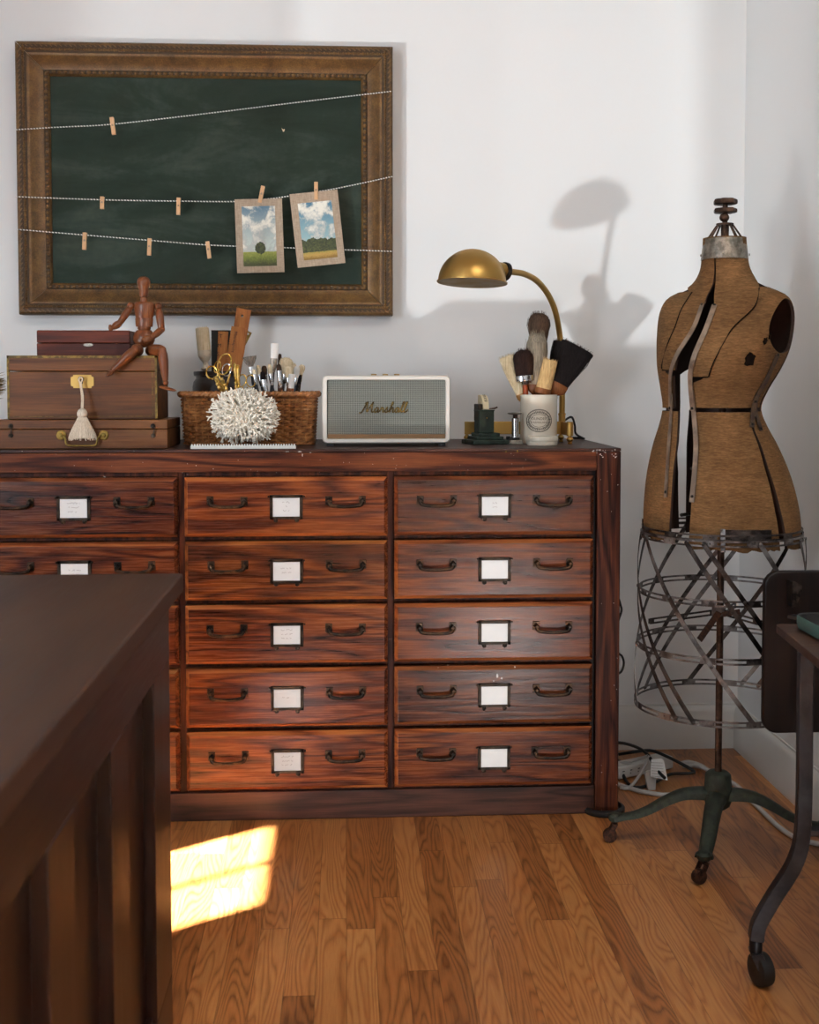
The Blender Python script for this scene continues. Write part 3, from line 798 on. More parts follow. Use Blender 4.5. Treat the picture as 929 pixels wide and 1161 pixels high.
# small red box
Y2 = 3.07
xe, xf = at(41.5, 390, Y2).x, at(147.5, 390, Y2).x
z3_ = at(90, 374.5, Y2).z; zl = at(90, 389, Y2).z
rb = thing('small_red_box', 'small scuffed dark red wooden box on top of the box stack', 'box', ((xe+xf)/2, 3.1, z2_))
MB().box(xe, xf, Y2, Y2+.095, z2_+.0012, zl-.0006).build('box_body', M['box_red'], rb, bevel=.002)
MB().box(xe, xf, Y2, Y2+.095, zl+.0004, z3_).build('box_lid', M['box_red'], rb, bevel=.003)
c = at(100, 391, Y2)
b = MB(); b.prism([(math.cos(a)*.0125, math.sin(a)*.0042) for a in [2*PI*i/20 for i in range(20)]], c, (1, 0, 0), (0, 0, 1), .0006)
tag(b.build('worn_spot', M['nickel'], rb, smooth=0), 'pale worn oval where a plate was')

# artist's manikin
YM = 3.075
man = thing('artist_manikin', 'jointed wooden artist figure sitting on the right end of the box stack', 'manikin', V((at(163, 392, YM).x, YM, z2_)))
def seg(name, a, b_, prof, flat=1.0, up=None, segs=20, parent=man):
    a, b_ = V(a), V(b_); L = (b_-a).length
    m = MB(); m.lathe([(r, z*L) for r, z in prof], a, b_-a, segs, flat=flat, up=up)
    return m.build(name, M['manikin'], parent)
u = pxl(1, YM)
A_ = lambda x, y, Y=YM: at(x, y, Y)
seg('head', A_(163, 336.5), A_(163, 313.2), [(1e-6, 0), (4.2*u, .0), (4.9*u, .06), (5.1*u, .25), (5.6*u, .42), (7.0*u, .56), (7.5*u, .70), (7.0*u, .83), (5.2*u, .93), (2.6*u, .985), (1e-6, 1)], .95)
seg('neck', A_(163.2, 343), A_(163, 336.8), [(4*u, 0), (4.2*u, .3), (4.0*u, .8), (3.4*u, 1)])
seg('chest', A_(163.8, 361), A_(163.8, 342.6), [(1e-6, 0), (9.2*u, 0), (9.8*u, .06), (11.2*u, .45), (11.8*u, .8), (11.2*u, .93), (9.6*u, 1), (1e-6, 1)], .62, (0, 1, 0), 28)
seg('abdomen', A_(163.6, 370.5), A_(163.6, 359), [(1e-6, 0), (9.2*u, 0), (9.6*u, .2), (10.0*u, .8), (9*u, 1)], .6, (0, 1, 0), 28)
seg('waist_ball', A_(163.4, 377), A_(163.6, 368), [(1e-6, 0), (5*u, .1), (7.3*u, .45), (7.3*u, .7), (5*u, 1)], .8, (0, 1, 0))
pel = [(1e-6, 0), (6*u, .02), (9.5*u, .15), (12*u, .4), (12.2*u, .6), (10.5*u, .85), (8*u, 1.0), (1e-6, 1)]
pb_ = A_(163.5, 394); pb_.z = max(pb_.z, z2_+.004)
seg('pelvis', pb_, A_(163.3, 374.5), pel, .75, (0, 1, 0), 28)
def ball(name, c, r): return MB().ball(c, r, 16, 10).build(name, M['manikin'], man)
limb = lambda r0, rm, r1: [(1e-6, 0), (r0*.8, .0), (r0, .05), (rm, .35), (rm*.95, .6), (r1, .95), (r1*.8, 1), (1e-6, 1)]
# arm resting on the small box
sh, el, wr = A_(148.6, 346.8), A_(136, 366, YM-.006), A_(127.5, 371.8, YM+.002)
ball('shoulder_joint', sh, 4.3*u); seg('upper_arm', sh+(el-sh)*.14, el, limb(3.6*u, 4.2*u, 3.4*u)); ball('elbow_joint', el+(wr-el)*.08, 3.5*u)
seg('forearm', el, wr, limb(3.6*u, 4.2*u, 2.6*u))
hd = A_(122.5, 373.5, YM+.004); hd.z = max(hd.z, z3_+.006)
seg('hand', wr+(hd-wr)*-.1, hd, [(1e-6, 0), (2.4*u, .02), (3.9*u, .4), (3.8*u, .7), (1e-6, 1)], .7)
# arm bent in front
sh, el, wr = A_(179.7, 347.4), A_(183.2, 373.5, YM-.004), A_(173, 382.5, YM-.03)
ball('shoulder_joint', sh, 4.3*u); seg('upper_arm', sh+(el-sh)*.12, el, limb(3.6*u, 4.6*u, 3.8*u)); ball('elbow_joint', el, 3.9*u)
seg('forearm', el, wr, limb(3.7*u, 4.0*u, 2.8*u)); ball('wrist_joint', wr, 2.6*u)
seg('hand', wr, A_(161.5, 386.5, YM-.042), [(1e-6, 0), (2.2*u, .02), (4.2*u, .35), (4.6*u, .65), (2.8*u, .93), (1e-6, 1)], .6)
# legs
def leg(hip, knee, ank, toe, heel):
    ball('hip_joint', hip, 6.2*u)
    seg('thigh', hip, knee, [(1e-6, 0), (5.6*u, 0), (7.0*u, .35), (6.4*u, .75), (4.8*u, 1), (1e-6, 1.02)])
    ball('knee_joint', knee, 4.6*u)
    seg('shin', knee, ank, [(1e-6, -.04), (4.2*u, -.02), (5.3*u, .12), (5.6*u, .3), (4.6*u, .6), (3.0*u, .93), (1e-6, 1)])
    ball('ankle_joint', ank, 3.0*u)
    seg('foot', heel, toe, [(1e-6, 0), (2.4*u, .02), (3.2*u, .25), (3.0*u, .6), (2.0*u, .85), (1e-6, 1)], .62, (0, 0, 1))
YK = 2.992
kn = V((0, 0, 0))
hz = z2_+6.4*u
def hip(px): p = A_(px, 392, YM-.02); p.z = hz; return p
def kne(px, py): p = A_(px, py, YK); p.z = max(p.z, z2_+.004); return p
leg(hip(156.5), kne(154, 396), A_(126.5, 421, 2.99), A_(120.5, 426.5, 2.96), A_(128, 421.5, 2.995))
leg(hip(171), kne(184, 397), A_(188, 434, 2.988), A_(201, 443.5, 2.955), A_(182, 438.5, 2.992))

# dried grass at the frame edge
gr = MB(); rr = random.Random(5)
for i in range(150):
    t_ = rr.gauss(0, .45); t_ = max(-1, min(1, t_))
    tip = at(4+rr.uniform(-7, 4.5)-abs(t_)*3, 437+t_*15, 3.2+rr.uniform(-.03, .03))
    root = V((at(-60, 470, 3.2).x+rr.uniform(-.012, .012), 3.2+rr.uniform(-.012, .012), HC+.001))
    mid = at(-34+rr.uniform(-4, 4), 446+t_*10, 3.2)
    gr.tube(spline([root, root.lerp(mid, .5)+V((-.01, 0, .01)), mid, tip], 4), [.0011]*12+[.0004], 4)
tag(gr.build('dried_grass', M['straw'], origin=(at(-60, 470, 3.2).x, 3.2, HC)), 'brown dried grass bundle poking in behind the box stack at the left', 'dried grass')

# ------------------------------------------------------------------ basket and what is in it
YB0, YB1 = 3.105, 3.265
bx0, bx1 = at(204, 446, YB0).x, at(359, 446, YB0).x
bz = at(280, 444.5, YB0).z
bcx, bcy = (bx0+bx1)/2, (YB0+YB1)/2
bas = thing('wicker_basket', 'rectangular brown wicker basket behind the white coral', 'basket', (bcx, bcy, HC))
def loop(w, h, r, n):
    poly = rrect(w, h, r, 6); pts = [V((a, b_, 0)) for a, b_ in poly]; pts.append(pts[0])
    L = [0]
    for a, b_ in zip(pts, pts[1:]): L.append(L[-1]+(b_-a).length)
    out = []
    j = 0
    for i in range(n):
        s = L[-1]*i/n
        while L[j+1] < s: j += 1
        t_ = (s-L[j])/max(1e-9, L[j+1]-L[j]); p = pts[j].lerp(pts[j+1], t_); d = (pts[j+1]-pts[j]).normalized()
        out.append((p, V((d.y, -d.x, 0))))
    return out
NS = 60; bw, bh = bx1-bx0, YB1-YB0
def bscale(z): return .955+.045*(z-HC)/(bz-HC)
rows = 16
b = MB()
for r in range(rows):
    z = HC+.006+(bz-HC-.018)*r/(rows-1); s = bscale(z); lp = loop(bw*s, bh*s, .022, NS*4); pts = []
    for i, (p, n) in enumerate(lp):
        k = math.sin(PI*i/4+PI*r+PI/4)
        pts.append(V((bcx, bcy, z))+p-n*.004+n*(.0040*k))
    b.tube(pts, .0039, 5, closed=True)
b.build('woven_sides', M['wicker'], bas, smooth=60)
b = MB()
top = loop(bw, bh, .022, NS); bot = loop(bw*.955, bh*.955, .022, NS)
for (p, n), (q, n2) in zip(top, bot):
    b.tube([V((bcx, bcy, HC+.003))+q-n2*.004, V((bcx, bcy, bz-.006))+p-n*.004], .0030, 5)
b.build('stakes', M['wicker'], bas)
b = MB()
for r_, z, rad in ((0, bz-.006, .0052), (PI, bz-.006, .0052)):
    pts = []
    lp = loop(bw+.004, bh+.004, .024, NS*6)
    for i, (p, n) in enumerate(lp):
        a = 2*PI*i/9+r_; pts.append(V((bcx, bcy, z))+p+n*(.0035*math.cos(a))+V((0, 0, .0035*math.sin(a))))
    b.tube(pts, rad, 6, closed=True)
b.build('braided_rim', M['wicker'], bas, smooth=60)
b = MB(); b.prism(rrect(bw*.93, bh*.93, .02), (bcx, bcy, HC+.002), (1, 0, 0), (0, 1, 0), .005)
b.build('basket_base', M['wicker'], bas)

# scissors
def ring(m, c, rx, ry, ang, r, Y, n=28, tilt=0):
    m.tube([c+V((math.cos(ang)*math.cos(a)*rx-math.sin(ang)*math.sin(a)*ry, tilt*math.sin(a)*ry, math.sin(ang)*math.cos(a)*rx+math.cos(ang)*math.sin(a)*ry)) for a in [2*PI*i/n for i in range(n)]], r, 8, closed=True)
def scissors(name, label, Y, rings, shanks, pivot, tip, mt, rad):
    t = thing(name, label, 'scissors', (at(*pivot, Y).x, Y, HC+.01), 'scissors in the wicker basket')
    for k, ((cx, cy, rx, ry, a), sh_) in enumerate(zip(rings, shanks)):
        Yk = Y+(.004 if k else -.004)
        b = MB(); ring(b, at(cx, cy, Yk), pxl(rx, Y), pxl(ry, Y), R(-a), rad, Yk)
        pts = [at(x, y, Yk) for x, y in sh_]+[at(*pivot, Yk)]
        b.tube(spline(pts, 5), rad*1.25, 8)
        b.build('finger_loop', mt[k], t)
        p, q = at(*pivot, Yk), at(*tip, Yk); q.z = max(q.z, HC+.012); d = (q-p).normalized(); sx = d.cross(V((0, 1, 0)))*(1 if k else -1)
        b = MB(); b.prism([(-.008, .0), (.004, -.002), (.001, (q-p).length), (-.002, (q-p).length*.97), (-.009, .02)], p, sx, d, .0025)
        b.build('blade', mt[k], t, smooth=0)
    b = MB(); b.lathe([(.005, 0), (.005, .002), (0, .0035)], at(*pivot, Y-.007), (0, -1, 0), 14); b.build('pivot_screw', M['gold'], t)
scissors('scissors', 'large gold tailor scissors with the tallest loop, leaning in the basket', 3.135, [(254.5, 413, 7.2, 12.0, 18), (240.5, 422.5, 6.5, 7.2, -20)], [[(261, 424), (258, 434)], [(246, 428), (250, 436)]], (254, 446), (262, 490), [M['gold'], M['gold']], .0022)
scissors('scissors', 'silver and gold scissors between the large gold loop and the twisted handle', 3.16, [(257, 419.5, 4.8, 7.0, 15), (246.5, 416, 3.5, 6.5, 15)], [[(260, 428), (258, 436)], [(248, 424), (252, 436)]], (256, 448), (250, 490), [M['chrome'], M['gold']], .0018)
scissors('scissors', 'small gold scissors with two round loops beside the dark brushes', 3.145, [(274.5, 431.5, 4.6, 6.8, 12), (284.5, 432, 5.0, 6.8, -6)], [[(275, 439), (277, 443)], [(281, 439), (279, 443)]], (278, 448), (280, 485), [M['gold'], M['gold']], .0016)
def rope_handle(name, label, a, b_, Y, r):
    a, b_ = at(*a, Y), at(*b_, Y); b_.z = max(b_.z, HC+.01)
    m = MB(); m.lathe([(r*.4, 0), (r, .006)]+[(r*(1+.10*math.sin(k*1.9)), .006+k*(b_-a).length/34) for k in range(1, 33)], a, b_-a, 14)
    o = m.build(name, M['gold'], origin=b_)
    return tag(o, label, 'scissors', 'scissors in the wicker basket')
t = thing('folding_scissors', 'gold twisted-handle scissors standing upright right of the large loop', 'scissors', at(268, 445, 3.15)*1, 'scissors in the wicker basket'); ORG[t.name] = V(t.location)
for (a, b_, nm) in (((266, 411.5), (268.5, 446), 'twisted_handle'), ((269.5, 413), (271, 446), 'twisted_handle')):
    p, q = at(*a, 3.15), at(*b_, 3.15); L = (q-p).length
    m = MB(); m.lathe([(.001, 0), (.0045, .004)]+[(.0045*(1+.16*math.sin(k*2.1)), .004+k*(L-.004)/24) for k in range(1, 25)], p, q-p, 12)
    m.build(nm, M['gold'], t)
m = MB(); p = at(269, 446, 3.15); m.prism([(-.008, 0), (.008, 0), (.002, -.10), (-.002, -.10)], p, (1, 0, 0), (0, 0, 1), .003); m.build('blade', M['chrome'], t, smooth=0)
for (pa, pb, pc_, lb) in (((244, 427), (247, 436), (252, 447), 'gold ribbed scissor handle slanting below the left gold loop'), ((251, 428), (255, 437), (259, 447), 'gold ribbed scissor handle slanting below the large gold loop')):
    P3 = spline([at(*pa, 3.122), at(*pb, 3.12), at(*pc_, 3.124)], 8); q = at(pc_[0]+6, 480, 3.126); P3.append(q)
    n = len(P3)
    m = MB(); m.tube(P3[:-1], [.0042+.0012*math.sin(k*1.9) for k in range(n-1)], 10); t = thing('embroidery_scissors', lb, 'scissors', q, 'scissors in the wicker basket')
    m.build('handle', M['gold'], t); m = MB(); m.tube([P3[-2], q], [.003, .001], 6); m.build('blade', M['chrome'], t)

# brushes
def brush(name, label, base, tip, Y, hl, fl_, w0, w1, mats, hr, flat=.6, fuzz=40, cat='paintbrush', group=None, tipshape='round', yb=None, seed=1, ferr=1.0, hprof=None, zmin=None):
    # base / tip photo points; hl / fl_ = fractions of the length taken by handle and ferrule; w0, w1 half widths in pixels
    a = at(*base, yb or Y); b_ = at(*tip, Y)
    if zmin is not None: a.z = max(a.z, zmin)
    d = b_-a; L = d.length; d.normalize(); u_ = pxl(1, Y); side = d.cross(V((0, 1, 0))).normalized(); dep = side.cross(d)
    t = thing(name, label, cat, a, group)
    hm, fm, bm = mats; hr *= u_; w0 *= u_; w1 *= u_
    hp = hprof or [(.55, 0), (.8, .1), (1.0, .5), (.9, .85), (.8, 1.0)]
    m = MB(); m.lathe([(1e-6, 0)]+[(hr*r, z*L*hl) for r, z in hp], a, d, 12); m.build('handle', hm, t)
    z0_, z1__ = L*hl, L*(hl+fl_)
    m = MB(); m.lathe([(hr*.8, z0_-.001), (hr, z0_+.001), (w0*ferr*.96, z0_+(z1__-z0_)*.45), (w0*ferr, z1__-.001), (w0*ferr*.97, z1__+.001)], a, d, 20, flat=flat if flat else 1, up=dep); m.build('ferrule', fm, t)
    bl = L-z1__; rr_ = random.Random(seed); m = MB()
    if tipshape == 'round': pr = [(w0*.95, 0), (w0*.5+w1*.5, .3), (w1, .62), (w1*.93, .8), (w1*.70, .93), (w1*.3, .99), (1e-6, 1)]
    elif tipshape == 'flat': pr = [(w0*.95, 0), (w0*.5+w1*.5, .5), (w1, .95), (w1*.96, .985), (w1*.8, 1), (1e-6, 1)]
    else: pr = [(w0*.95, 0), (w1, .4), (w1*.8, .65), (w1*.4, .88), (1e-6, 1)]
    m.lathe([(r, z1__+z*bl) for r, z in pr], a, d, 30, flat=flat, up=dep, ridge=.02, nr=15)
    for i in range(fuzz):
        an = rr_.uniform(0, 2*PI); q = rr_.uniform(.35, 1.0)
        rb = (w0*.9)*q; rt = w1*q*rr_.uniform(.92, 1.16); zt_ = bl*(rr_.uniform(.92, 1.06) if tipshape == 'flat' else (1.02-.5*max(0, q-.45)**1.5)*rr_.uniform(.93, 1.07))
        P_ = [a+d*(z1__+bl*.25)+side*(math.sin(an)*(rb*.6+rt*.4))+dep*(math.cos(an)*(rb*.6+rt*.4)*flat)]
        P_.append(a+d*(z1__+zt_*.75)+side*(math.sin(an)*rt)+dep*(math.cos(an)*rt*flat))
        k = 1.0 if tipshape == 'flat' else .93
        P_.append(a+d*(z1__+zt_)+side*(math.sin(an)*rt*k)+dep*(math.cos(an)*rt*flat*k))
        m.tube(P_, [.0008, .0008, .0003], 4, cap=False)
    m.build('bristles', bm, t, smooth=60)
    return t
G = 'paintbrushes in the wicker basket'
zb = HC+.01
def bb(label, base, tip, Y, hl, fl_, w0, w1, mats, hr, **k):
    a = (hl, fl_, w0*1.25, w1*1.3, mats, hr*1.2)
    return brush('paintbrush', label, base, tip, Y, *a, group=G, zmin=zb, **k)
dk, wh, sv = M['blackmetal'], M['whiteplastic'], M['chrome']
bb('smoky grey fan brush standing leftmost among the basket paintbrushes', (292, 470), (283, 404), 3.17, .70, .12, 2.2, 6.0, (dk, sv, M['br_smoke']), 1.6, flat=.4, tipshape='flat', seed=11)
bb('thin dark round brush just right of the smoky fan brush', (297, 475), (288, 419), 3.15, .70, .2, 2.0, 1.6, (dk, sv, M['br_pale']), 1.7, seed=12, fuzz=12)
bb('thin brush with pale tip leaning left of the brown tipped brush', (304, 475), (292.5, 414), 3.19, .6, .22, 2.0, 2.0, (dk, sv, M['br_pale']), 1.6, seed=13, fuzz=12)
bb('thin brush with short dark brown tip in the basket middle', (304, 475), (299.5, 414.5), 3.21, .62, .2, 2.2, 2.4, (dk, sv, M['br_brown']), 1.6, seed=14, fuzz=12)
bb('bright metal ferrule brush with black tip, low in the basket middle', (306, 475), (297.5, 421), 3.14, .4, .42, 2.6, 2.2, (dk, sv, M['br_black']), 2.0, seed=15, fuzz=12)
bb('slim white bristle brush left of the tall white flat brush', (314, 475), (305.5, 413), 3.16, .62, .2, 2.2, 1.8, (dk, sv, M['br_pale']), 1.6, seed=16, fuzz=12)
bb('tall flat brush with white square tip, highest in the basket', (306, 475), (312, 389.5), 3.2, .62, .18, 3.2, 3.4, (dk, M['nickel'], M['whiteplastic']), 1.8, flat=.35, tipshape='flat', seed=17, fuzz=10)
bb('short orange brown wooden brush right of the tall white flat brush', (317, 475), (317.5, 401), 3.22, .7, .14, 2.0, 1.6, (M['handle_wood'], M['handle_wood'], M['br_brown']), 2.0, seed=18, fuzz=8)
bb('chrome ferrule brush standing below the large pale mop brush', (322, 475), (316, 413), 3.14, .55, .33, 2.5, 2.0, (M['handle_wood'], sv, M['br_brown']), 2.0, seed=19, fuzz=8)
bb('large pale mop brush leaning right in the basket', (316, 478), (325.5, 405.5), 3.21, .60, .14, 2.8, 6.0, (dk, sv, M['br_pale']), 1.8, flat=.8, seed=20)
bb('second pale mop brush, smaller, just right of the large mop', (321, 478), (331.5, 411), 3.22, .62, .14, 2.4, 4.4, (dk, sv, M['br_pale']), 1.7, flat=.8, seed=21)
bb('pale filbert brush in front of the two pale mops', (327, 476), (327.5, 415), 3.13, .62, .16, 2.4, 3.4, (M['handle_wood'], sv, M['br_pale']), 1.8, seed=22, fuzz=20)
bb('brush with white square end above its brown handle', (328, 476), (331.2, 424), 3.12, .58, .10, 2.6, 2.8, (M['handle_wood'], M['handle_wood'], M['whiteplastic']), 2.2, tipshape='flat', seed=23, fuzz=0)
bb('slim brush with white rounded tip near the right rim', (333, 476), (337, 415), 3.18, .64, .14, 2.0, 2.6, (dk, sv, M['whiteplastic']), 1.7, seed=24, fuzz=6)
bb('small pale round brush farthest right in the basket', (334, 478), (343, 413.5), 3.2, .7, .12, 1.4, 2.9, (M['handle_wood'], M['brass'], M['br_pale']), 1.5, seed=25, fuzz=16)
bb('dark handled brush leaning right below the small pale round brush', (331, 478), (341, 425), 3.14, .6, .2, 1.8, 1.5, (dk, M['iron'], M['br_black']), 1.8, seed=26, fuzz=8)

# dark crock behind the basket, with rulers
YK_ = 3.345
kc = V((at(245.5, 430, YK_).x, YK_, HC)); kr = pxl(26.5, YK_); kz = at(245, 421, YK_).z-HC
crock = thing('dark_crock', 'dark glazed stoneware crock behind the wicker basket holding rulers', 'crock', kc)
b = MB(); b.lathe([(1e-6, 0), (kr*.9, 0), (kr, .01), (kr, kz*.78), (kr*.96, kz*.85), (kr*.86, kz*.90), (kr*.86, kz*.925), (kr*.95, kz*.94), (kr*.96, kz*.99), (kr*.93, kz), (kr*.84, kz), (kr*.80, kz*.9), (kr*.88, kz*.8), (kr*.88, .012), (1e-6, .012)], kc, (0, 0, 1), 48)
b.build('jar', M['crock'], crock)
CB_ = HC+.016
def ruler(name, label, corners, Y, mt, hole=None, words=None, t=.004, lean=.02):
    # corners: top-left, top-right, bottom-right, bottom-left photo points; the foot is carried down to the crock floor
    tl, tr = at(*corners[0], Y), at(*corners[1], Y); br, bl = at(*corners[2], Y-lean*.5), at(*corners[3], Y-lean*.5)
    U = (tr-tl).normalized(); D = ((bl-tl)).normalized(); w = (tr-tl).length; L = min((tl.z-CB_)/abs(D.z), .30)
    D = (D-U*D.dot(U)).normalized()
    o = thing(name, label, 'ruler', tl+D*L, 'rulers in the dark crock')
    b = MB(); N = U.cross(-D)
    hw = .0035
    if hole:
        h = at(*hole, Y)-tl; hx, hy = h.dot(U), h.dot(D)
        n = 16
        out = [(0, 0), (w, 0), (w, L), (0, L)]
        cir = [(hx+hw*math.cos(2*PI*i/n), hy+hw*math.sin(2*PI*i/n)) for i in range(n)]
        sq = []
        s_ = min(hx, w-hx, hy)*.98
        for i in range(n):
            a = 2*PI*i/n; c_, q_ = math.cos(a), math.sin(a); k = max(abs(c_), abs(q_)); sq.append((hx+s_*c_/k, hy+s_*q_/k))
        P = lambda q, z: tl+U*q[0]+D*q[1]+N*z
        for z, flip in ((t/2, 1), (-t/2, 0)):
            vs = [P(q, z) for q in cir]+[P(q, z) for q in sq]
            b.add(vs, [((i, (i+1) % n, n+(i+1) % n, n+i) if flip else (i, n+i, n+(i+1) % n, (i+1) % n)) for i in range(n)])
            rects = [(0, 0, w, hy-s_), (0, hy+s_, w, L), (0, hy-s_, hx-s_, hy+s_), (hx+s_, hy-s_, w, hy+s_)]
            for x0, y0, x1, y1 in rects: b.add([P((x0, y0), z), P((x1, y0), z), P((x1, y1), z), P((x0, y1), z)], [(0, 1, 2, 3)])
        vs = [P(q, t/2) for q in cir]+[P(q, -t/2) for q in cir]
        b.add(vs, [(i, n+i, n+(i+1) % n, (i+1) % n) for i in range(n)])
        vs = [P(q, t/2) for q in out]+[P(q, -t/2) for q in out]
        b.add(vs, [(i, n+i if False else (i+1) % 4, 4+(i+1) % 4, 4+i) for i in range(4)])
    else:
        b.prism([(0, 0), (w, 0), (w, L), (0, L)], tl-N*t/2, U, D, t)
    b.build('ruler_blade', mt, o, smooth=0)
    b = MB()
    for i in range(1, int(L/.00635)):
        s = .0035 if i % 4 else .006
        p = tl+D*(i*.00635)+N*(t/2+.0002)
        b.quad(p, p+U*s, p+U*s+D*.0005, p+D*.0005)
    b.build('tick_marks', M['darkink'], o, smooth=0)
    if words:
        b = MB()
        for body, (px, py), size, rot in words:
            c = at(px, py, Y); c = tl+U*(c-tl).dot(U)+D*(c-tl).dot(D)+N*(t/2+.0003)
            if rot: b.text(body, size, c, D, U, .0001)
            else: b.text(body, size, c, U, -D, .0001)
        b.build('lettering', M['darkink'], o, smooth=0)
    return o
book = thing('black_book', 'narrow black cloth book upright in the dark crock behind the rulers', 'book', (at(250, 420, 3.383).x, 3.383, CB_))
tl, br = at(240, 374.5, 3.383), at(262, 430, 3.383)
MB().box(tl.x, br.x, 3.374, 3.377, CB_, tl.z).build('front_cover', M['blackcloth'], book, bevel=.0006)
MB().box(tl.x+.001, br.x-.001, 3.377, 3.389, CB_+.002, tl.z-.002).build('pages', M['card'], book)
MB().box(tl.x, br.x, 3.389, 3.392, CB_, tl.z).build('back_cover', M['blackcloth'], book, bevel=.0006)
ruler('wooden_ruler', 'short wooden ruler lettered T M S in front of the black book', [(247.5, 375.5), (258.8, 376), (250, 420), (241.5, 420)], 3.355, M['ruler'], words=[('T', (250.6, 381.5), .015, 0), ('M', (249.2, 392), .015, 0), ('S', (247.6, 402), .015, 0)])
ruler('wooden_ruler', 'tallest wooden ruler with a round hole at its top end', [(268.6, 349), (285, 351.8), (268, 420), (252, 416)], 3.346, M['ruler'], hole=(274.8, 358.2))
ruler('wooden_ruler', 'wooden ruler lettered Minneapolis in front of the tallest ruler', [(262.5, 369.5), (279.5, 372), (265.5, 420), (250, 416)], 3.337, M['ruler'], words=[('Minneapolis', (266, 388), .0125, 1)])
ruler('brass_ruler', 'dark ochre ruler with a hole leaning right behind the wooden rulers', [(279, 374), (285.8, 377.5), (268, 425), (261, 421)], 3.364, M['brass_dull'], hole=(281.2, 378.6), t=.0025)
brush('dauber_brush', 'pale worn dauber brush standing at the left in the dark crock', (236, 440), (229, 371.5), 3.335, .46, .16, 7.6, 7.2, (M['whitewash'], M['whitewash'], M['br_pale']), 5.2, flat=.9, tipshape='flat', cat='brush', seed=31, fuzz=80,
      hprof=[(.7, 0), (.95, .2), (.75, .5), (.62, .62), (1.15, .70), (.6, .80), (.55, .92), (.9, 1)])
# white coral
co = MB(); rr = random.Random(12)
cc = at(277, 472, 3.035); CR = pxl(40, 3.03)
def branch(m, p, d, L, r, depth):
    q = p+d*L
    m.tube([p, p.lerp(q, .5)+V((rr.uniform(-1, 1), rr.uniform(-1, 1), rr.uniform(-1, 1)))*L*.06, q], [r, r*.85, r*(.86 if depth else .6)], 5)
    if depth:
        n = 3 if rr.random() < .35 else 2; ax = d.orthogonal().normalized(); ph = rr.uniform(0, 2*PI)
        for i in range(n):
            a = ph+2*PI*i/n+rr.uniform(-.4, .4); s = Matrix.Rotation(a, 3, d) @ ax
            branch(m, q, (d+s*rr.uniform(.42, .85)).normalized(), L*rr.uniform(.42, .60), r*.84, depth-1)
NB = 270
for i in range(NB):
    zc = 1-2*(i+.5)/NB; a = i*2.39996; rx = math.sqrt(1-zc*zc)
    d = V((rx*math.cos(a), rx*math.sin(a), zc))
    if d.z < -.93: continue
    k = V((d.x*1.0, d.y*.62, d.z*.82))
    p = cc+k*CR*.36
    L = CR*.36*rr.uniform(.85, 1.12)*(k.length if k.length > .62 else .62)
    branch(co, p, (d+V((rr.uniform(-.15, .15), rr.uniform(-.15, .15), rr.uniform(-.1, .15)))).normalized(), L, .0033, 2)
co.ball(cc, CR*.42, 16, 10)
zc0 = min(q.z for q in co.v)
for q in co.v:
    if q.z < HC+.0015: q.z = HC+.0015
    if q.y > 3.096: q.y = 3.096-(q.y-3.096)*.1
tag(co.build('white_coral', M['coral'], origin=(cc.x, cc.y, HC), smooth=60), 'bushy white branching coral standing in front of the wicker basket', 'coral')
# serrated strip
xa_, xb_ = at(216.5, 506, 2.962).x, at(335.5, 506, 2.962).x
b = MB(); b.box(xa_, xb_, 2.957, 2.972, HC+.0004, HC+.0075)
n = 40
for i in range(n):
    x = xa_+(xb_-xa_)*i/n; w = (xb_-xa_)/n
    b.prism([(w*.12, 0), (w*.88, 0), (w*.62, .0050), (w*.38, .0050)], (x, 2.9595, HC+.0074), (1, 0, 0), (0, 0, 1), .0022)
tag(b.build('serrated_strip', M['whitestrip'], origin=((xa_+xb_)/2, 2.965, HC), smooth=0), 'white toothed strip lying along the cabinet edge below the coral', 'ruler')
# ------------------------------------------------------------------ the speaker
SY0, SY1 = 3.045, 3.205
sx0, sx1 = at(365.3, 465, SY0).x, at(511, 465, SY0).x
sz0, sz1 = HC+.0085, at(440, 425.5, SY0).z
scx, scz = (sx0+sx1)/2, (sz0+sz1)/2; sw, sh_ = sx1-sx0, sz1-sz0
spk = thing('speaker', 'white framed speaker with grey woven front standing on the cabinet', 'speaker', (scx, SY0+.07, HC))
m = MB(); out = rrect(sw, sh_, .013, 5); inn = rrect(sw-.026, sh_-.024, .004, 5); n = len(out)
def P3(q, y): return V((scx+q[0], y, scz+q[1]))
vs = [P3(q, SY1) for q in out]+[P3(q, SY0+.005) for q in out]+[P3((q[0]*.985, q[1]*.97), SY0) for q in out]+[P3((q[0]*1.006, q[1]*1.01), SY0) for q in inn]+[P3(q, SY0+.012) for q in inn]
fs = [tuple(range(n-1, -1, -1))[::-1]]
for r in range(4): fs += [(r*n+i, (r+1)*n+i, (r+1)*n+(i+1) % n, r*n+(i+1) % n) for i in range(n)]
m.add(vs, fs); m.build('cabinet_shell', M['cream'], spk, smooth=50)
gx0, gx1, gz0, gz1 = scx-sw/2+.0132, scx+sw/2-.0132, scz-sh_/2+.0122, scz+sh_/2-.0122
MB().box(gx0, gx1, SY0+.006, SY0+.0125, gz0+.0115, gz1).build('grille', M['grille'], spk, smooth=0)
MB().box(gx0, gx1, SY0+.005, SY0+.0125, gz0, gz0+.0112).build('lower_band', plain('tan_speaker_band', '7a5c3c', .5, .2), spk, smooth=0)
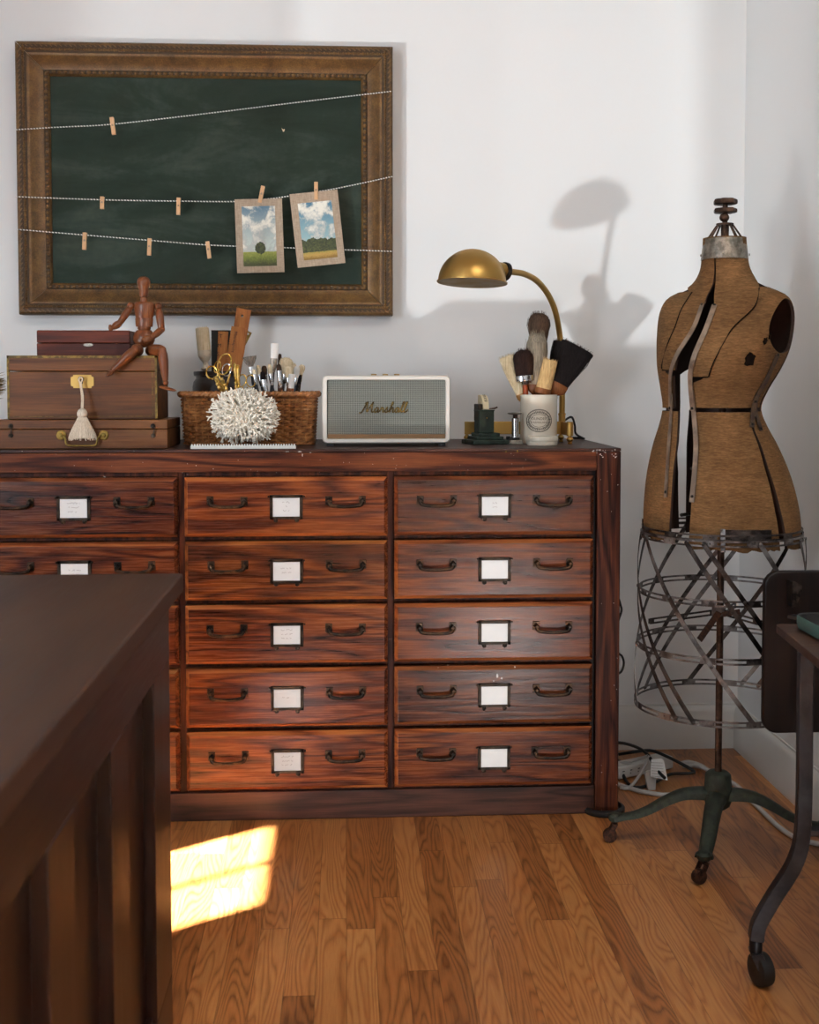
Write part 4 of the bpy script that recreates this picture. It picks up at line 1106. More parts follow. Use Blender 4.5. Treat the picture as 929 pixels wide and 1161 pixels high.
# script lettering drawn as bent rod strokes
b = MB()
LET = [  # strokes in letter units (x-height 1)
 [(-1.0, -.05), (-.75, -.15), (-.45, .1), (-.1, .9), (.3, 1.9), (.5, 2.1), (.45, 1.5), (.5, .4), (.62, .1), (.9, .8), (1.45, 1.9), (1.6, 2.1), (1.5, 1.4), (1.5, .3), (1.7, 0), (1.95, .2)],
 [(-.1, 1.8), (.2, 2.0), (.5, 2.12)],
 [(2.75, .85), (2.45, .95), (2.15, .6), (2.15, .15), (2.4, 0), (2.7, .35), (2.85, .9), (2.8, .3), (2.9, 0), (3.2, .3)],
 [(3.2, .3), (3.5, .95), (3.6, 1.02), (3.65, .8), (3.9, .85), (3.85, .3), (3.95, 0), (4.2, .2)],
 [(4.2, .2), (4.55, .9), (4.65, 1.05), (4.7, .6), (4.75, .2), (4.55, 0), (4.3, .1), (4.75, .05), (5.1, .35)],
 [(5.1, .35), (5.6, 1.5), (5.75, 2.0), (5.6, 2.1), (5.4, 1.4), (5.2, 0), (5.4, .6), (5.75, .95), (5.9, .8), (5.85, .25), (6.0, 0), (6.25, .25)],
 [(7.0, .85), (6.7, .95), (6.4, .6), (6.4, .15), (6.65, 0), (6.95, .35), (7.1, .9), (7.05, .3), (7.15, 0), (7.4, .3)],
 [(7.4, .3), (7.9, 1.5), (8.05, 2.0), (7.9, 2.15), (7.7, 1.5), (7.6, .4), (7.75, 0), (8.05, .25)],
 [(8.05, .25), (8.55, 1.5), (8.7, 2.0), (8.55, 2.15), (8.35, 1.5), (8.25, .4), (8.4, 0), (8.75, .2), (9.0, .6)]]
u_ = .0125; ox = scx-.058; oz = at(440, 467.5, SY0).z
for st in LET:
    pts = [V((ox+(x+.16*y)*u_, SY0+.0035, oz+y*u_)) for x, y in st]
    b.tube(spline(pts, 5), .0016, 6, flat=1)
b.build('script_badge', M['brass_edge'], spk)
b = MB()
for kx in (424, 437, 450):
    b.lathe([(.0075, 0), (.0075, .004), (.006, .005), (0, .005)], (at(kx, 425, SY0+.07).x, SY0+.07, sz1-.001), (0, 0, 1), 18)
b.build('control_knobs', M['brass'], spk)
for x in (sx0+.012, sx1-.030):
    for y in (SY0+.012, SY1-.03): MB().box(x, x+.018, y, y+.018, HC+.0003, sz0+.001).build('foot', M['rubber'], spk, bevel=.001)

# ------------------------------------------------------------------ brass desk lamp
LY = 3.285; BY = 3.275
lx = at(637.5, 470, LY).x
lampo = thing('desk_lamp', 'brass desk lamp with half dome shade and rail base on the cabinet', 'lamp', (lx, LY, HC))
x0, x1 = at(527, 487, BY).x, .607
zb0, zb1 = HC+.021, at(560, 478, BY).z
b = MB(); b.box(x0, x1, BY, BY+.005, zb0, zb1); b.box(x1-.005, x1, 3.15, BY, zb0, zb1)
b.build('rail', M['brass'], lampo, bevel=.001)
def post(x, y, low=False):
    b = MB(); r = .009
    b.lathe([(1e-6, 0), (.006, 0), (.0065, .003), (.004, .005), (.0075, .008), (.0092, .0125), (.0075, .017), (.0045, .0195), (.0045, .0215)]+([(r, .0215), (r, zb1-HC+.002), (r*.9, zb1-HC+.003), (1e-6, zb1-HC+.003)] if not low else [(1e-6, .022)]), (x, y, HC), (0, 0, 1), 24)
    return b.build('foot', M['brass'], lampo)
post(x1-.003, 3.148); post(x1-.004, BY+.0, True); post(x0+.006, BY-.004, True)
b = MB(); b.lathe([(.0095, 0), (.0095, .052), (.0105, .053), (.0105, .058), (.006, .060)], (lx, LY, zb0), (0, 0, 1), 24); b.build('stem_socket', M['brass'], lampo)
LS = 3.0                                   # the arm swings the shade forward over the cabinet front
A2 = lambda x, y: at(x, y, LS)
def A3(x, y, k): return at(x, y, LY+(LS-LY)*k)
arm = [V((lx, LY, zb1-.005)), V((lx, LY, at(637, 420, LY).z)), A3(636.3, 395, 0), A3(634.2, 375, .02), A3(629.5, 352, .10), A3(621, 333, .25), A3(609, 318.5, .45), A3(595, 310.8, .67), A3(583, 308.6, .86), A3(573, 307.6, 1.0)]
b = MB(); b.tube(spline(arm, 8), pxl(3.3, LY), 14); b.build('curved_arm', M['brass'], lampo, smooth=80)
# shade: dome, axis tipped a little
rc = A2(535.5, 319.3); SR = pxl(38.6, LS); ax = V((.045, .06, 1)).normalized()
b = MB(); prof = []
for i in range(17):
    a = PI/2*i/16; prof.append((SR*math.cos(a) if i < 16 else 1e-6, SR*.95*math.sin(a)))
prof = [(SR*1.035, -.0035), (SR*1.04, -.001), (SR*1.0, .0005)]+prof[1:]
inner = [(max(1e-6, r-.0016) if r > .002 else 1e-6, z-.0016 if z > .01 else z) for r, z in prof][::-1]
b.lathe(prof+inner[:-1]+[(SR*1.0, -.0035), (SR*1.035, -.0035)], rc, ax, 64)
b.build('lamp_shade', M['brass'], lampo, smooth=60)
c0, c1 = A3(560, 305.5, .97), A3(575.5, 307.8, .97); c0.y = LS+.0; c1.y = LS+.022; d = c1-c0
b = MB(); b.lathe([(pxl(9.2, LS), 0), (pxl(9.2, LS), d.length*.62), (pxl(9.0, LS), d.length*.8)], c0, d, 32); b.build('shade_neck', M['brass'], lampo)
b = MB(); b.lathe([(pxl(10.3, LS), d.length*.70), (pxl(10.8, LS), d.length*.78), (pxl(10.6, LS), d.length*.98), (pxl(6.0, LS), d.length*1.02), (1e-6, d.length*1.02)], c0, d, 32); b.build('neck_cap', M['iron'], lampo)
bc = A2(530, 309)
b = MB(); b.lathe([(.012, -.05), (.013, -.036), (.016, -.026), (.024, -.012), (.027, .004), (.024, .018), (.014, .026), (1e-6, .028)], A2(538, 308), V((-1, 0, -.25)), 24); b.build('bulb', plain('frosted_bulb', 'f0efe8', .3, var=.02), lampo)
b = MB(); q = A2(524, 317.5); b.box(q.x-.016, q.x+.014, LS-.029, LS-.0285, q.z-.001, q.z+.006); b.cur = 1
for i in range(5): b.box(q.x-.014+i*.005, q.x-.0115+i*.005, LS-.0296, LS-.029, q.z+.001, q.z+.0045)
b.build('bulb_label', [M['card'], M['darkink']], lampo, smooth=0)
cp = [V((lx+.004, LY+.008, HC+.055)), V((lx+.03, LY+.02, HC+.068)), V((lx+.045, 3.33, HC+.045)), V((lx+.052, 3.35, HC+.020)), V((lx+.075, 3.37, HC+.006)), V((lx+.083, 3.385, HC+.0035)), V((lx+.08, 3.42, HC+.0035)), V((lx+.06, 3.44, HC+.003))]
b = MB(); b.tube(spline(cp, 8), .0032, 8); b.build('power_cord', M['blackcord'], lampo)

# ------------------------------------------------------------------ green postal scale
GY = 3.17; gx = at(553, 480, GY-.045).x
sc = thing('postal_scale', 'small dark green tin postal scale with stepped base and cream dial', 'scale', (gx, GY, HC))
Mr = Matrix.Translation((gx, GY, 0)) @ Matrix.Rotation(R(14), 4, 'Z')
def gb(name, w, d, z0, z1, mt, dx=0, dy=0, bev=.002):
    m = MB(); m.obox(Mr @ Matrix.Translation((dx, dy, HC+(z0+z1)/2)), w, d, z1-z0); return m.build(name, mt, sc, bevel=bev)
gb('base_plate', .104, .095, .0004, .012, M['green_tin']); gb('base_step', .078, .072, .012, .021, M['green_tin']); gb('base_step', .062, .058, .021, .030, M['green_tin'])
gb('tower', .043, .040, .030, .090, M['green_tin'], -.004)
gb('tower_top', .046, .043, .088, .092, M['green_tin'], -.004)
gb('back_slot', .012, .034, .062, .108, M['iron'], -.020, .004)
m = MB(); pr = []
for i in range(13):
    a = R(5+i*85/12); pr.append((-.040+.046*math.cos(a)*.98, .090+.046*math.sin(a)))
N_ = Mr.to_3x3()
U = N_ @ V((0, -1, 0)); o = Mr @ V((.0045, .012, HC))
pr = [(-.004+.030*math.sin(R(t_)), .092+.040*(math.cos(R(t_))**.8 if math.cos(R(t_)) > 0 else 0)) for t_ in range(-20, 80, 7)]
m.prism([(-.014, .092)]+pr[:]+[(.026, .092)], o, U, (0, 0, 1), .0165)
m.build('dial', M['dial'], sc, smooth=50)
m = MB()
Mx = N_ @ V((1, 0, 0))
for i, t_ in enumerate((20, 34, 48, 60)):
    p = o+U*(-.004+.0305*math.sin(R(t_)))+V((0, 0, .092+.0405*math.cos(R(t_))**.8))
    T_ = (U*math.cos(R(t_))-V((0, 0, 1))*math.sin(R(t_))*1.2).normalized(); Nn = (U*math.sin(R(t_))+V((0, 0, 1))*math.cos(R(t_))).normalized()
    s = -1 if Mx.cross(-T_).dot(Nn) < 0 else 1
    X_ = N_ @ V((1, 0, 0))
    m.text(str(i+1)+'0', .0085, p - X_*.0083+Nn*.0012, X_, -T_, .0002)
m.build('dial_figures', M['darkink'], sc, smooth=0)
m = MB(); m.prism([(-.012, -.020), (.018, -.024), (.020, .004), (-.010, .008)], Mr @ V((.0, 0, HC+.0925)), N_ @ V((1, 0, 0)), N_ @ V((0, 1, 0)), .0015); m.build('pointer_plate', M['nickel'], sc, smooth=0)
m = MB(); m.tube([Mr @ V((.006, -.012, HC+.094)), Mr @ V((.021, -.015, HC+.096)), Mr @ V((.028, -.016, HC+.099))], .0022, 8); m.build('pointer_arm', M['rust'], sc)
m = MB(); m.lathe([(.0022, 0), (.0016, .001), (0, .0012)], Mr @ V((-.004, -.0205, HC+.070)), N_ @ V((0, -1, 0)), 10); m.build('screw', M['brass'], sc)

# chrome letter stamp
TY = 3.155; tx = at(584.5, 480, TY).x
stp = thing('desk_stamp', 'small chrome stamp with a round thumb plate between scale and jar', 'stamp', (tx, TY, HC))
def tb(name, x0, x1, z0, z1, d, mt, bev=.0012):
    return MB().box(tx+x0, tx+x1, TY-d, TY+d, HC+z0, HC+z1).build(name, mt, stp, bevel=bev)
m = MB(); m.prism([(-.021, 0), (.021, 0), (.017, .011), (-.015, .011)], (tx, TY-.02, HC+.0004), (1, 0, 0), (0, 0, 1), -.04); m.build('base', M['nickel'], stp, bevel=.001)
tb('side_lever', -.024, -.014, .010, .021, .006, M['iron']); tb('inner_works', -.016, .010, .011, .018, .014, M['iron'])
m = MB(); m.lathe([(.0098, 0), (.0098, .052), (.0085, .053), (1e-6, .053)], (tx, TY, HC+.017), (0, 0, 1), 24); m.build('column', M['chrome'], stp)
m = MB(); m.lathe([(.0065, 0), (.0065, .012)], (tx, TY, HC+.068), (0, 0, 1), 16); m.build('plunger', M['rust'], stp)
m = MB(); m.lathe([(1e-6, 0), (.007, 0), (.019, .003), (.0195, .0045), (.018, .006), (.006, .007), (1e-6, .007)], (tx-.002, TY, HC+.0785), (0, 0, 1), 32); m.build('thumb_plate', M['nickel'], stp)

# ------------------------------------------------------------------ stoneware jar, lid, brushes
JY = 3.20; jc = V((at(611, 475, JY).x, JY, HC)); jr = pxl(21.2, JY-.03); jz = at(611, 447.5, JY-jr*.5).z-HC
jar = thing('stoneware_jar', 'cream stoneware jar with black oval print holding shaving and paste brushes', 'jar', jc)
b = MB(); b.lathe([(1e-6, .0004), (jr*.95, .0004), (jr*.99, .004), (jr, .02), (jr, jz*.90), (jr*1.015, jz*.93), (jr*1.02, jz*.98), (jr*.99, jz), (jr*.90, jz), (jr*.87, jz*.95), (jr*.87, .012), (1e-6, .010)], jc, (0, 0, 1), 64)
b.build('jar_body', M['stoneware'], jar)
b = MB(); pc = at(611.5, 477, JY-jr); zc_ = pc.z; TH0 = (pc.x-jc.x)/jr
def wrap(q): a = TH0+q.x/jr; return V((jc.x+math.sin(a)*(jr+.0003-q.y), jc.y-math.cos(a)*(jr+.0003-q.y), zc_+q.z))
b.fn = wrap
for rx, rz, t_ in ((.0375, .0310, .0014), (.0352, .0288, .0009), (.0240, .0175, .0010)):
    n = 48; vs = []
    for i in range(n):
        a = 2*PI*i/n
        for k in (1, 1-t_/rz): vs.append((math.cos(a)*rx*k, 0, math.sin(a)*rz*k))
    b.add(vs, [(2*i, 2*i+1, (2*i+3) % (2*n), (2*i+2) % (2*n)) for i in range(n)])
for i, ch in enumerate('GREAT BRITAIN  PRIZE MEDAL  ONLY'):
    pass
rr = random.Random(8)
for i in range(44):
    a = 2*PI*i/44; h_ = rr.uniform(.0022, .0038)
    for k in range(2):
        rx, rz = .0295, .0230; da = (k-.5)*.05
        c_ = V((math.cos(a+da)*rx, 0, math.sin(a+da)*rz)); rd = V((math.cos(a), 0, math.sin(a))); td = V((-math.sin(a), 0, math.cos(a)))
        b.add([c_-rd*h_-td*.0006, c_+rd*h_-td*.0006, c_+rd*h_+td*.0006, c_-rd*h_+td*.0006], [(0, 1, 2, 3)])
for body, z, s in (('DUNDEE', .0050, .0100), ('MARMALADE', -.0050, .0074)):
    b.text(body, s, (0, 0, z), (1, 0, 0), (0, 0, 1), .0, spacing=1.05)
b.build('oval_print', M['darkink'], jar, smooth=0)
LDY = 3.095; lc = V((at(615, 497, LDY).x, LDY, HC)); lr = pxl(18.2, LDY)
lid = thing('jar_cover', 'flat round cream stoneware lid lying in front of the jar', 'jar lid', lc)
b = MB(); b.lathe([(1e-6, .0004), (lr*.94, .0004), (lr*.97, .002), (lr*.97, .0105), (lr*.99, .0115), (lr*1.0, .014), (lr*1.0, .022), (lr*.97, .024), (lr*.90, .0245), (lr*.88, .0235), (1e-6, .0235)], lc, (0, 0, 1), 56); b.build('lid_body', M['stoneware'], lid)
JZ = HC+.014
GB = 'brushes in the stoneware jar'
def jb(label, base, tip, Y, *a, **k):
    # foot kept inside the jar
    return brush('bristle_brush', label, base, tip, Y, *a, cat='brush', group=GB, zmin=JZ, **k)
jb('cream bristle brush leaning out leftmost from the stoneware jar', (604, 484), (574.5, 404), 3.215, .36, .10, 5.5, 9.0, (M['ochre'], M['ochre'], M['br_cream']), 3.2, flat=.5, tipshape='flat', yb=3.20, seed=41, fuzz=160)
jb('black brush with dark brown top and silver ferrule at the jar front', (599, 486), (593, 396.5), 3.192, .555, .115, 10.6, 11.6, (M['redferrule'], M['chrome'], M['br_brownblack']), 3.4, flat=.75, yb=3.196, seed=42, fuzz=170, ferr=1.04)
jb('brown shaggy badger brush, tallest in the stoneware jar', (609, 486), (611.5, 355), 3.235, .60, .12, 8.5, 12.6, (M['handle_wood'], M['handle_wood'], M['br_brown']), 4, flat=.8, yb=3.215, seed=43, fuzz=260)
jb('grey tipped badger brush in front of the tallest brown brush', (605, 486), (609.5, 377.5), 3.205, .36, .10, 9.5, 12.6, (M['handle_wood'], M['handle_wood'], M['br_grey']), 4, flat=.7, yb=3.205, seed=44, fuzz=240)
jb('short tan bristle stencil brush with brown wood collar in the jar', (605, 487), (624.5, 408), 3.178, .46, .13, 9.0, 8.4, (M['handle_wood'], M['handle_wood'], M['br_tan']), 4, flat=.85, tipshape='flat', yb=3.19, seed=45, fuzz=160, ferr=1.08)
jb('black bristle brush half hidden behind the largest black brush', (616, 486), (637.5, 387.5), 3.245, .42, .10, 7.5, 10.0, (M['handle_wood'], M['handle_wood'], M['br_black']), 4, flat=.5, tipshape='flat', yb=3.22, seed=46, fuzz=120)
jb('largest wide black brush fanning out at the right of the jar', (608, 484), (656, 393), 3.195, .40, .14, 12.0, 20.0, (M['handle_wood'], M['handle_wood'], M['br_black']), 4.4, flat=.42, tipshape='flat', yb=3.20, seed=47, fuzz=360, ferr=1.02)
# ------------------------------------------------------------------ the dress form
FCX, FCY, PHI = .882, 2.72, R(32)
PROF = [(.728, .181, .160, .162, .0), (.80, .179, .152, .160, -.003), (.88, .166, .138, .146, -.010), (.95, .145, .116, .122, -.018), (1.00, .124, .102, .104, -.024),
 (1.04, .113, .096, .096, -.027), (1.08, .122, .110, .100, -.022), (1.13, .140, .138, .106, -.011), (1.17, .150, .150, .110, -.003), (1.21, .155, .136, .112, .001), (1.25, .156, .108, .108, .003),
 (1.28, .150, .082, .090, .004), (1.300, .136, .064, .074, .004), (1.315, .106, .054, .060, .004), (1.33, .074, .050, .054, .003), (1.36, .054, .047, .050, .002), (1.40, .047, .045, .046, .0), (1.435, .045, .045, .045, .0)]
FDIR = V((-math.sin(PHI), -math.cos(PHI), 0)); SDIR = V((math.cos(PHI), -math.sin(PHI), 0))
def prof_at(v):
    n = len(PROF); v = max(0, min(v, n-1.0001)); i = int(v); t = v-i
    p0, p1, p2, p3 = PROF[max(i-1, 0)], PROF[i], PROF[i+1], PROF[min(i+2, n-1)]
    return [.5*(2*b+(c-a)*t+(2*a-5*b+4*c-d)*t*t+(3*b-a-3*c+d)*t**3) for a, b, c, d in zip(p0, p1, p2, p3)]
def vz(z):
    lo, hi = 0.0, len(PROF)-1.0001
    for _ in range(40):
        m = (lo+hi)/2
        if prof_at(m)[0] < z: lo = m
        else: hi = m
    return lo
def body(deg, z, off=0.0):
    zz, a, bf, bb, l = prof_at(vz(z)); th = R(deg); c, s = math.cos(th), math.sin(th)
    return V((FCX+l, FCY, z)) + FDIR*(((bf if c > 0 else bb)+off)*c) + SDIR*((a+off)*s)
df = thing('dress_form', 'antique brown cloth dress form on a grey metal cage and cast iron foot', 'dress form', (FCX, FCY, 0))
HOLES = [(75, 1.228, 25, .062), (-108, 1.228, 25, .062)]
def panel(name, z0, z1, left, right, mats=None, off=0.0, th=.007, nu=None, nz=None, wob=0.0, label=None):
    # left / right: tables [(z, degrees)]
    wmax = max(interp(right, z)-interp(left, z) for z in (z0, (z0+z1)/2, z1))
    nu = nu or max(6, int(wmax/3.0)); nz = nz or max(6, int((z1-z0)/.008))
    pr = []; rr = random.Random(len(name)*7+int(z0*100))
    for j in range(nz+1):
        z = z0+(z1-z0)*j/nz
        if j == 0: pass
        a, b_ = interp(left, z), interp(right, z)
        for i in range(nu+1):
            d = a+(b_-a)*i/nu; zz = z
            if j == 0: zz += rr.uniform(0, wob)
            pr.append([d, zz])
    def hv(p, h): return ((p[0]-h[0])/h[2])**2+((p[1]-h[1])/h[3])**2
    for p in pr:
        for h in HOLES:
            r = hv(p, h)
            if .45 < r < 1.0:
                k = 1/math.sqrt(r); p[0] = h[0]+(p[0]-h[0])*k; p[1] = h[1]+(p[1]-h[1])*k
    m = MB(); n = len(pr)
    m.v = [body(d, z, off) for d, z in pr]+[body(d, z, off-th) for d, z in pr]
    w = nu+1; keep = []
    for j in range(nz):
        for i in range(nu):
            q = [j*w+i, j*w+i+1, (j+1)*w+i+1, (j+1)*w+i]
            c = [sum(pr[k][0] for k in q)/4, sum(pr[k][1] for k in q)/4]
            if any(hv(c, h) < .97 for h in HOLES): continue
            keep.append(q)
    from collections import Counter
    ed = Counter(); dirs = {}
    for q in keep:
        for a, b_ in zip(q, q[1:]+q[:1]): ed[frozenset((a, b_))] += 1; dirs[frozenset((a, b_))] = (a, b_)
    for q in keep:
        m.f.append(q); m.mi.append(0)
        m.f.append([n+k for k in q[::-1]]); m.mi.append(1)
    for e, c in ed.items():
        if c == 1:
            a, b_ = dirs[e]; m.f.append([b_, a, n+a, n+b_]); m.mi.append(1)
    o = m.build(name, mats or [M['jersey'], M['inner']], df, smooth=35)
    if label: tag(o, label)
    return o
# upper half
panel('side_front_panel', 1.041, 1.312, [(1.041, -97), (1.312, -97)], [(1.041, -37), (1.118, -33), (1.12, -44), (1.142, -42), (1.228, -26), (1.312, -26)])
panel('side_front_panel', 1.043, 1.318, [(1.043, -6), (1.09, -9), (1.106, -9), (1.108, 2), (1.15, 4), (1.217, 12), (1.27, 26), (1.318, 42)], [(1.046, 84), (1.318, 97)])
panel('chest_panel', 1.128, 1.435, [(1.128, -47), (1.142, -46), (1.228, -31), (1.309, -31), (1.325, -70), (1.345, -92), (1.435, -92)], [(1.128, -27.5), (1.167, -24), (1.22, -14), (1.278, -10), (1.33, -11), (1.435, -16)], off=.0045, th=.006)
panel('chest_panel', 1.112, 1.435, [(1.112, -10), (1.167, -7), (1.22, -2), (1.278, -1.5), (1.33, -7), (1.435, -12)], [(1.112, 6), (1.15, 9), (1.217, 17), (1.27, 32), (1.316, 50), (1.328, 75), (1.345, 92), (1.435, 92)], off=.0045, th=.006)
panel('back_panel', 1.030, 1.435, [(1.046, 89), (1.30, 99), (1.435, 96)], [(1.046, 219), (1.12, 218), (1.16, 190), (1.25, 180), (1.435, 180)])
panel('back_panel', 1.030, 1.435, [(1.046, 236), (1.12, 234), (1.16, 200), (1.25, 184), (1.435, 182)], [(1.046, 262), (1.30, 261), (1.435, 264)])
for pts in ([(-46.6, 1.132), (-45.8, 1.142), (-38, 1.187), (-32, 1.228), (-30.5, 1.268), (-31.5, 1.309)], [(6.5, 1.114), (9.5, 1.15), (17.5, 1.217), (32.5, 1.27), (50, 1.315)], [(-46.5, 1.129), (-38, 1.1275), (-29, 1.128)], [(-9.5, 1.1125), (-2, 1.112), (6.4, 1.1125)]):
    m = MB(); m.tube(spline([body(d, z, .0046) for d, z in pts], 6), .0015, 6); m.build('seam', M['tear'], df)
# lower half
panel('hip_front_panel', .735, 1.034, [(.735, -96), (1.034, -96)], [(.735, -27.5), (.85, -25.5), (.966, -25), (1.034, -29)], wob=.006)
panel('hip_front_panel', .722, 1.033, [(.722, -11), (.85, -8), (.966, -4.5), (1.033, -5)], [(.722, 58), (.813, 54.5), (.911, 53.5), (.994, 56), (1.033, 62)], wob=.008)
panel('hip_back_panel', .722, 1.034, [(.722, 66), (.813, 60.5), (.911, 57.5), (.994, 59), (1.034, 66)], [(.722, 221), (.88, 219.5), (1.034, 220)], wob=.008)
panel('hip_back_panel', .735, 1.034, [(.735, 228), (.88, 229), (1.034, 236)], [(.735, 261), (1.034, 261)], wob=.006)
def patch(name, c, w, h, seed, mat, n=16, off=.0060, rot=0):
    rr = random.Random(seed); m = MB(); pts = []
    for i in range(n):
        a = 2*PI*i/n; k = rr.uniform(.6, 1.1); x, z = math.cos(a)*w*k, math.sin(a)*h*k
        pts.append((c[0]+x*math.cos(rot)-z/.0028*math.sin(rot), c[1]+x*.0028*math.sin(rot)+z*math.cos(rot)))
    vs = [body(d, z, off) for d, z in pts]+[body(d, z, off-.004) for d, z in pts]+[body(c[0], c[1], off+.0004)]
    m.add(vs, [(i, (i+1) % n, 2*n) for i in range(n)]+[(n+i, n+(i+1) % n, (i+1) % n, i) for i in range(n)])
    return tag(m.build(name, mat, df, smooth=0), 'dark torn hole in the cloth')
patch('torn_patch', (40, 1.150), 5.5, .020, 4, M['tear'], off=.0022, rot=-.25)
patch('torn_patch', (49, 1.192), 2.4, .009, 9, M['tear'], off=.0022)
patch('torn_patch', (52.5, 1.203), .9, .008, 5, M['tear'], off=.0022)
# straps along the front opening
def strap(name, pts, w, off, mt, holes=True, t=.0022):
    m = MB(); P = spline([body(d, z, off) for d, z in pts], 6)
    N = [((p-V((FCX, FCY, p.z))).normalized()) for p in P]
    m.strip(P, N, w, t)
    o = m.build(name, mt, df, smooth=30)
    for k in ((0.03, .97) if holes else ()):
        p = P[int(k*(len(P)-1))]; nn = (p-V((FCX, FCY, p.z))).normalized(); m = MB(); m.lathe([(.0036, .0005), (.0034, .002), (.002, .003), (1e-6, .0032)], p, nn, 12)
        m.build('rivet', M['iron'], o)
    return o
s1 = [(-11.2, 1.278), (-13, 1.221), (-23.8, 1.165), (-31.2, 1.126), (-35.1, 1.087), (-37.5, 1.036)]
s2 = [(-.6, 1.276), (-2.3, 1.22), (-7.3, 1.164), (-10.1, 1.125), (-9.9, 1.088), (-7.2, 1.036)]
strap('upper_strap', s1, .0105, .008, M['strap']); strap('upper_strap', s2, .0115, .008, M['strap'])
strap('lower_strap', [(-35.6, 1.075), (-37.5, 1.032), (-31.9, .946), (-29.8, .838)], .0105, .0055, M['strap'])
strap('lower_strap', [(-9.4, 1.082), (-6.8, 1.034), (-4.2, .948), (-7.5, .832)], .0115, .0055, M['strap'])
strap('side_strap', [(67.2, 1.162), (67.9, 1.108), (66, 1.058), (55, 1.0)], .013, .004, M['strap_dark'])
strap('side_strap', [(66, 1.058), (69, 1.03), (67, .992)], .010, .005, M['strap_dark'])
# front hip plate and hooks
m = MB(); P = [body(d, .762, .007) for d in range(12, 50, 3)]; N = [(p-V((FCX, FCY, p.z))).normalized() for p in P]
m.strip(P, N, .026, .002); tag(m.build('hip_plate', M['steel_dark'], df, smooth=30), 'dark bent iron plate')
m = MB(); m.strip([body(14, .776, .008), body(14, .745, .010), body(14, .725, .008)], FDIR, .010, .002); m.build('plate_clip', M['steel'], df)
m = MB(); m.strip([body(-84, .772, .003), body(-84, .735, .005), body(-84, .722, .010)], (-1, -.3, 0), .006, .002); m.build('side_clip', M['steel_dark'], df)
# neck cap
m = MB(); zc0, zc1 = 1.385, 1.432
def arcpl(a0, a1, r0, r1, z0, z1, t):
    n = 14; vs = []
    for i in range(n+1):
        a = R(a0+(a1-a0)*i/n); d = FDIR*math.cos(a)+SDIR*math.sin(a)
        for r, z in ((r0, z0), (r1, z1), (r1-t, z1), (r0-t, z0)): vs.append(V((FCX, FCY, z))+d*r)
    fs = [(3, 2, 1, 0), tuple(n*4+k for k in range(4))]
    for i in range(n):
        for k in range(4): fs.append((i*4+k, i*4+(k+1) % 4, i*4+4+(k+1) % 4, i*4+4+k))
    return vs, fs
for a0, a1, r in ((-46, 66, .0545), (60, 176, .053), (170, 250, .0545), (246, 318, .053)):
    m.add(*arcpl(a0, a1, r+.001, r-.0045, zc0, zc1, .002))
for a in (-40, 10, 60, 100, 300):
    d = FDIR*math.cos(R(a))+SDIR*math.sin(R(a)); m.lathe([(.003, 0), (.003, .0015), (.0015, .0025), (1e-6, .0026)], V((FCX, FCY, zc0+.010))+d*.0545, d, 10)
m.build('neck_cap', M['nickel'], df, smooth=40)
m = MB(); m.lathe([(.006, 0), (.006, .13), (1e-6, .13)], (FCX, FCY, 1.385), (0, 0, 1), 16)
m.build('neck_rod', M['rod'], df)
m = MB(); zt = at(825, 254, FCY).z
for a in (20, 70, 110, 160, 200, 250, 290, 340):
    d = V((math.cos(R(a)), math.sin(R(a)), 0)); m.tube([V((FCX, FCY, zt))+d*.016, V((FCX, FCY, 1.428))+d*.043], .0022, 6)
m.lathe([(.010, -.003), (.020, -.003), (.020, .001), (.008, .003)], (FCX, FCY, zt), (0, 0, 1), 20)
m.build('wire_spreader', M['rod'], df)
zk = at(825, 229, FCY).z; z2k = at(825, 239, FCY).z; z3k = at(825, 247, FCY).z
for z, r, h in ((zk, .026, .0068), (z2k, .0255, .0058)):
    m = MB(); m.lathe([(1e-6, -h), (r*.8, -h), (r*.97, -h*.7), (r, 0), (r*.97, h*.7), (r*.85, h), (r*.3, h), (1e-6, h)], (FCX, FCY, z), (0, 0, 1), 28, ridge=.09, nr=7); m.build('adjusting_knob', M['rod'], df)
m = MB(); m.ball((FCX-.003, FCY-.004, z3k), .0115, 14, 8, sx=.9); m.lathe([(.009, 0), (.0095, .03)], (FCX, FCY, z3k-.045), (0, 0, 1), 14); m.build('rod_collar', M['rod'], df)
# inside works
m = MB()
for z, a, r in ((.905, -20, .12), (.905, 160, .12), (1.15, 10, .12), (1.15, 150, .10), (1.075, 60, .10), (.80, -22, .15), (.80, 200, .15)):
    d = FDIR*math.cos(R(a))+SDIR*math.sin(R(a)); m.tube([(FCX, FCY, z), V((FCX, FCY, z))+d*r], .004, 8)
m.build('adjusting_rods', M['iron'], df)
# pole
m = MB(); m.lathe([(.0082, 0), (.0082, 1.26), (1e-6, 1.26)], (FCX, FCY, .15), (0, 0, 1), 18); m.build('pole', M['rod'], df, smooth=40)
# cage
CZ = [(.744, .187), (.612, .190), (.484, .194), (.345, .199)]
def cage_pt(deg, z, off=0):
    r = interp([(a, b_) for a, b_ in CZ[::-1]], z)+off
    return V((FCX+math.sin(R(deg))*r, FCY-math.cos(R(deg))*r*.97, z))
def hoop(z, off, mt, name='hoop'):
    for dz in (-.0062, .0062):
        pass
    m = MB(); n = 72
    P = [cage_pt(360*i/n, z, off) for i in range(n)]; N = [(p-V((FCX, FCY, p.z))).normalized() for p in P]
    for dz in (-.0052, .0052): m.strip([p+V((0, 0, dz)) for p in P], N, .0042, .002, closed=True)
    for k in range(12):   # bridges between the slots
        i0 = k*6; m.strip([P[i0], P[(i0+1) % n], P[(i0+2) % n]], [N[i0], N[(i0+1) % n], N[(i0+2) % n]], .010, .0018)
    for k in range(12):
        i0 = k*6+1; m.lathe([(.0026, .001), (.002, .0025), (1e-6, .003)], P[i0], N[i0], 8)
    return m.build(name, mt, df, smooth=30)
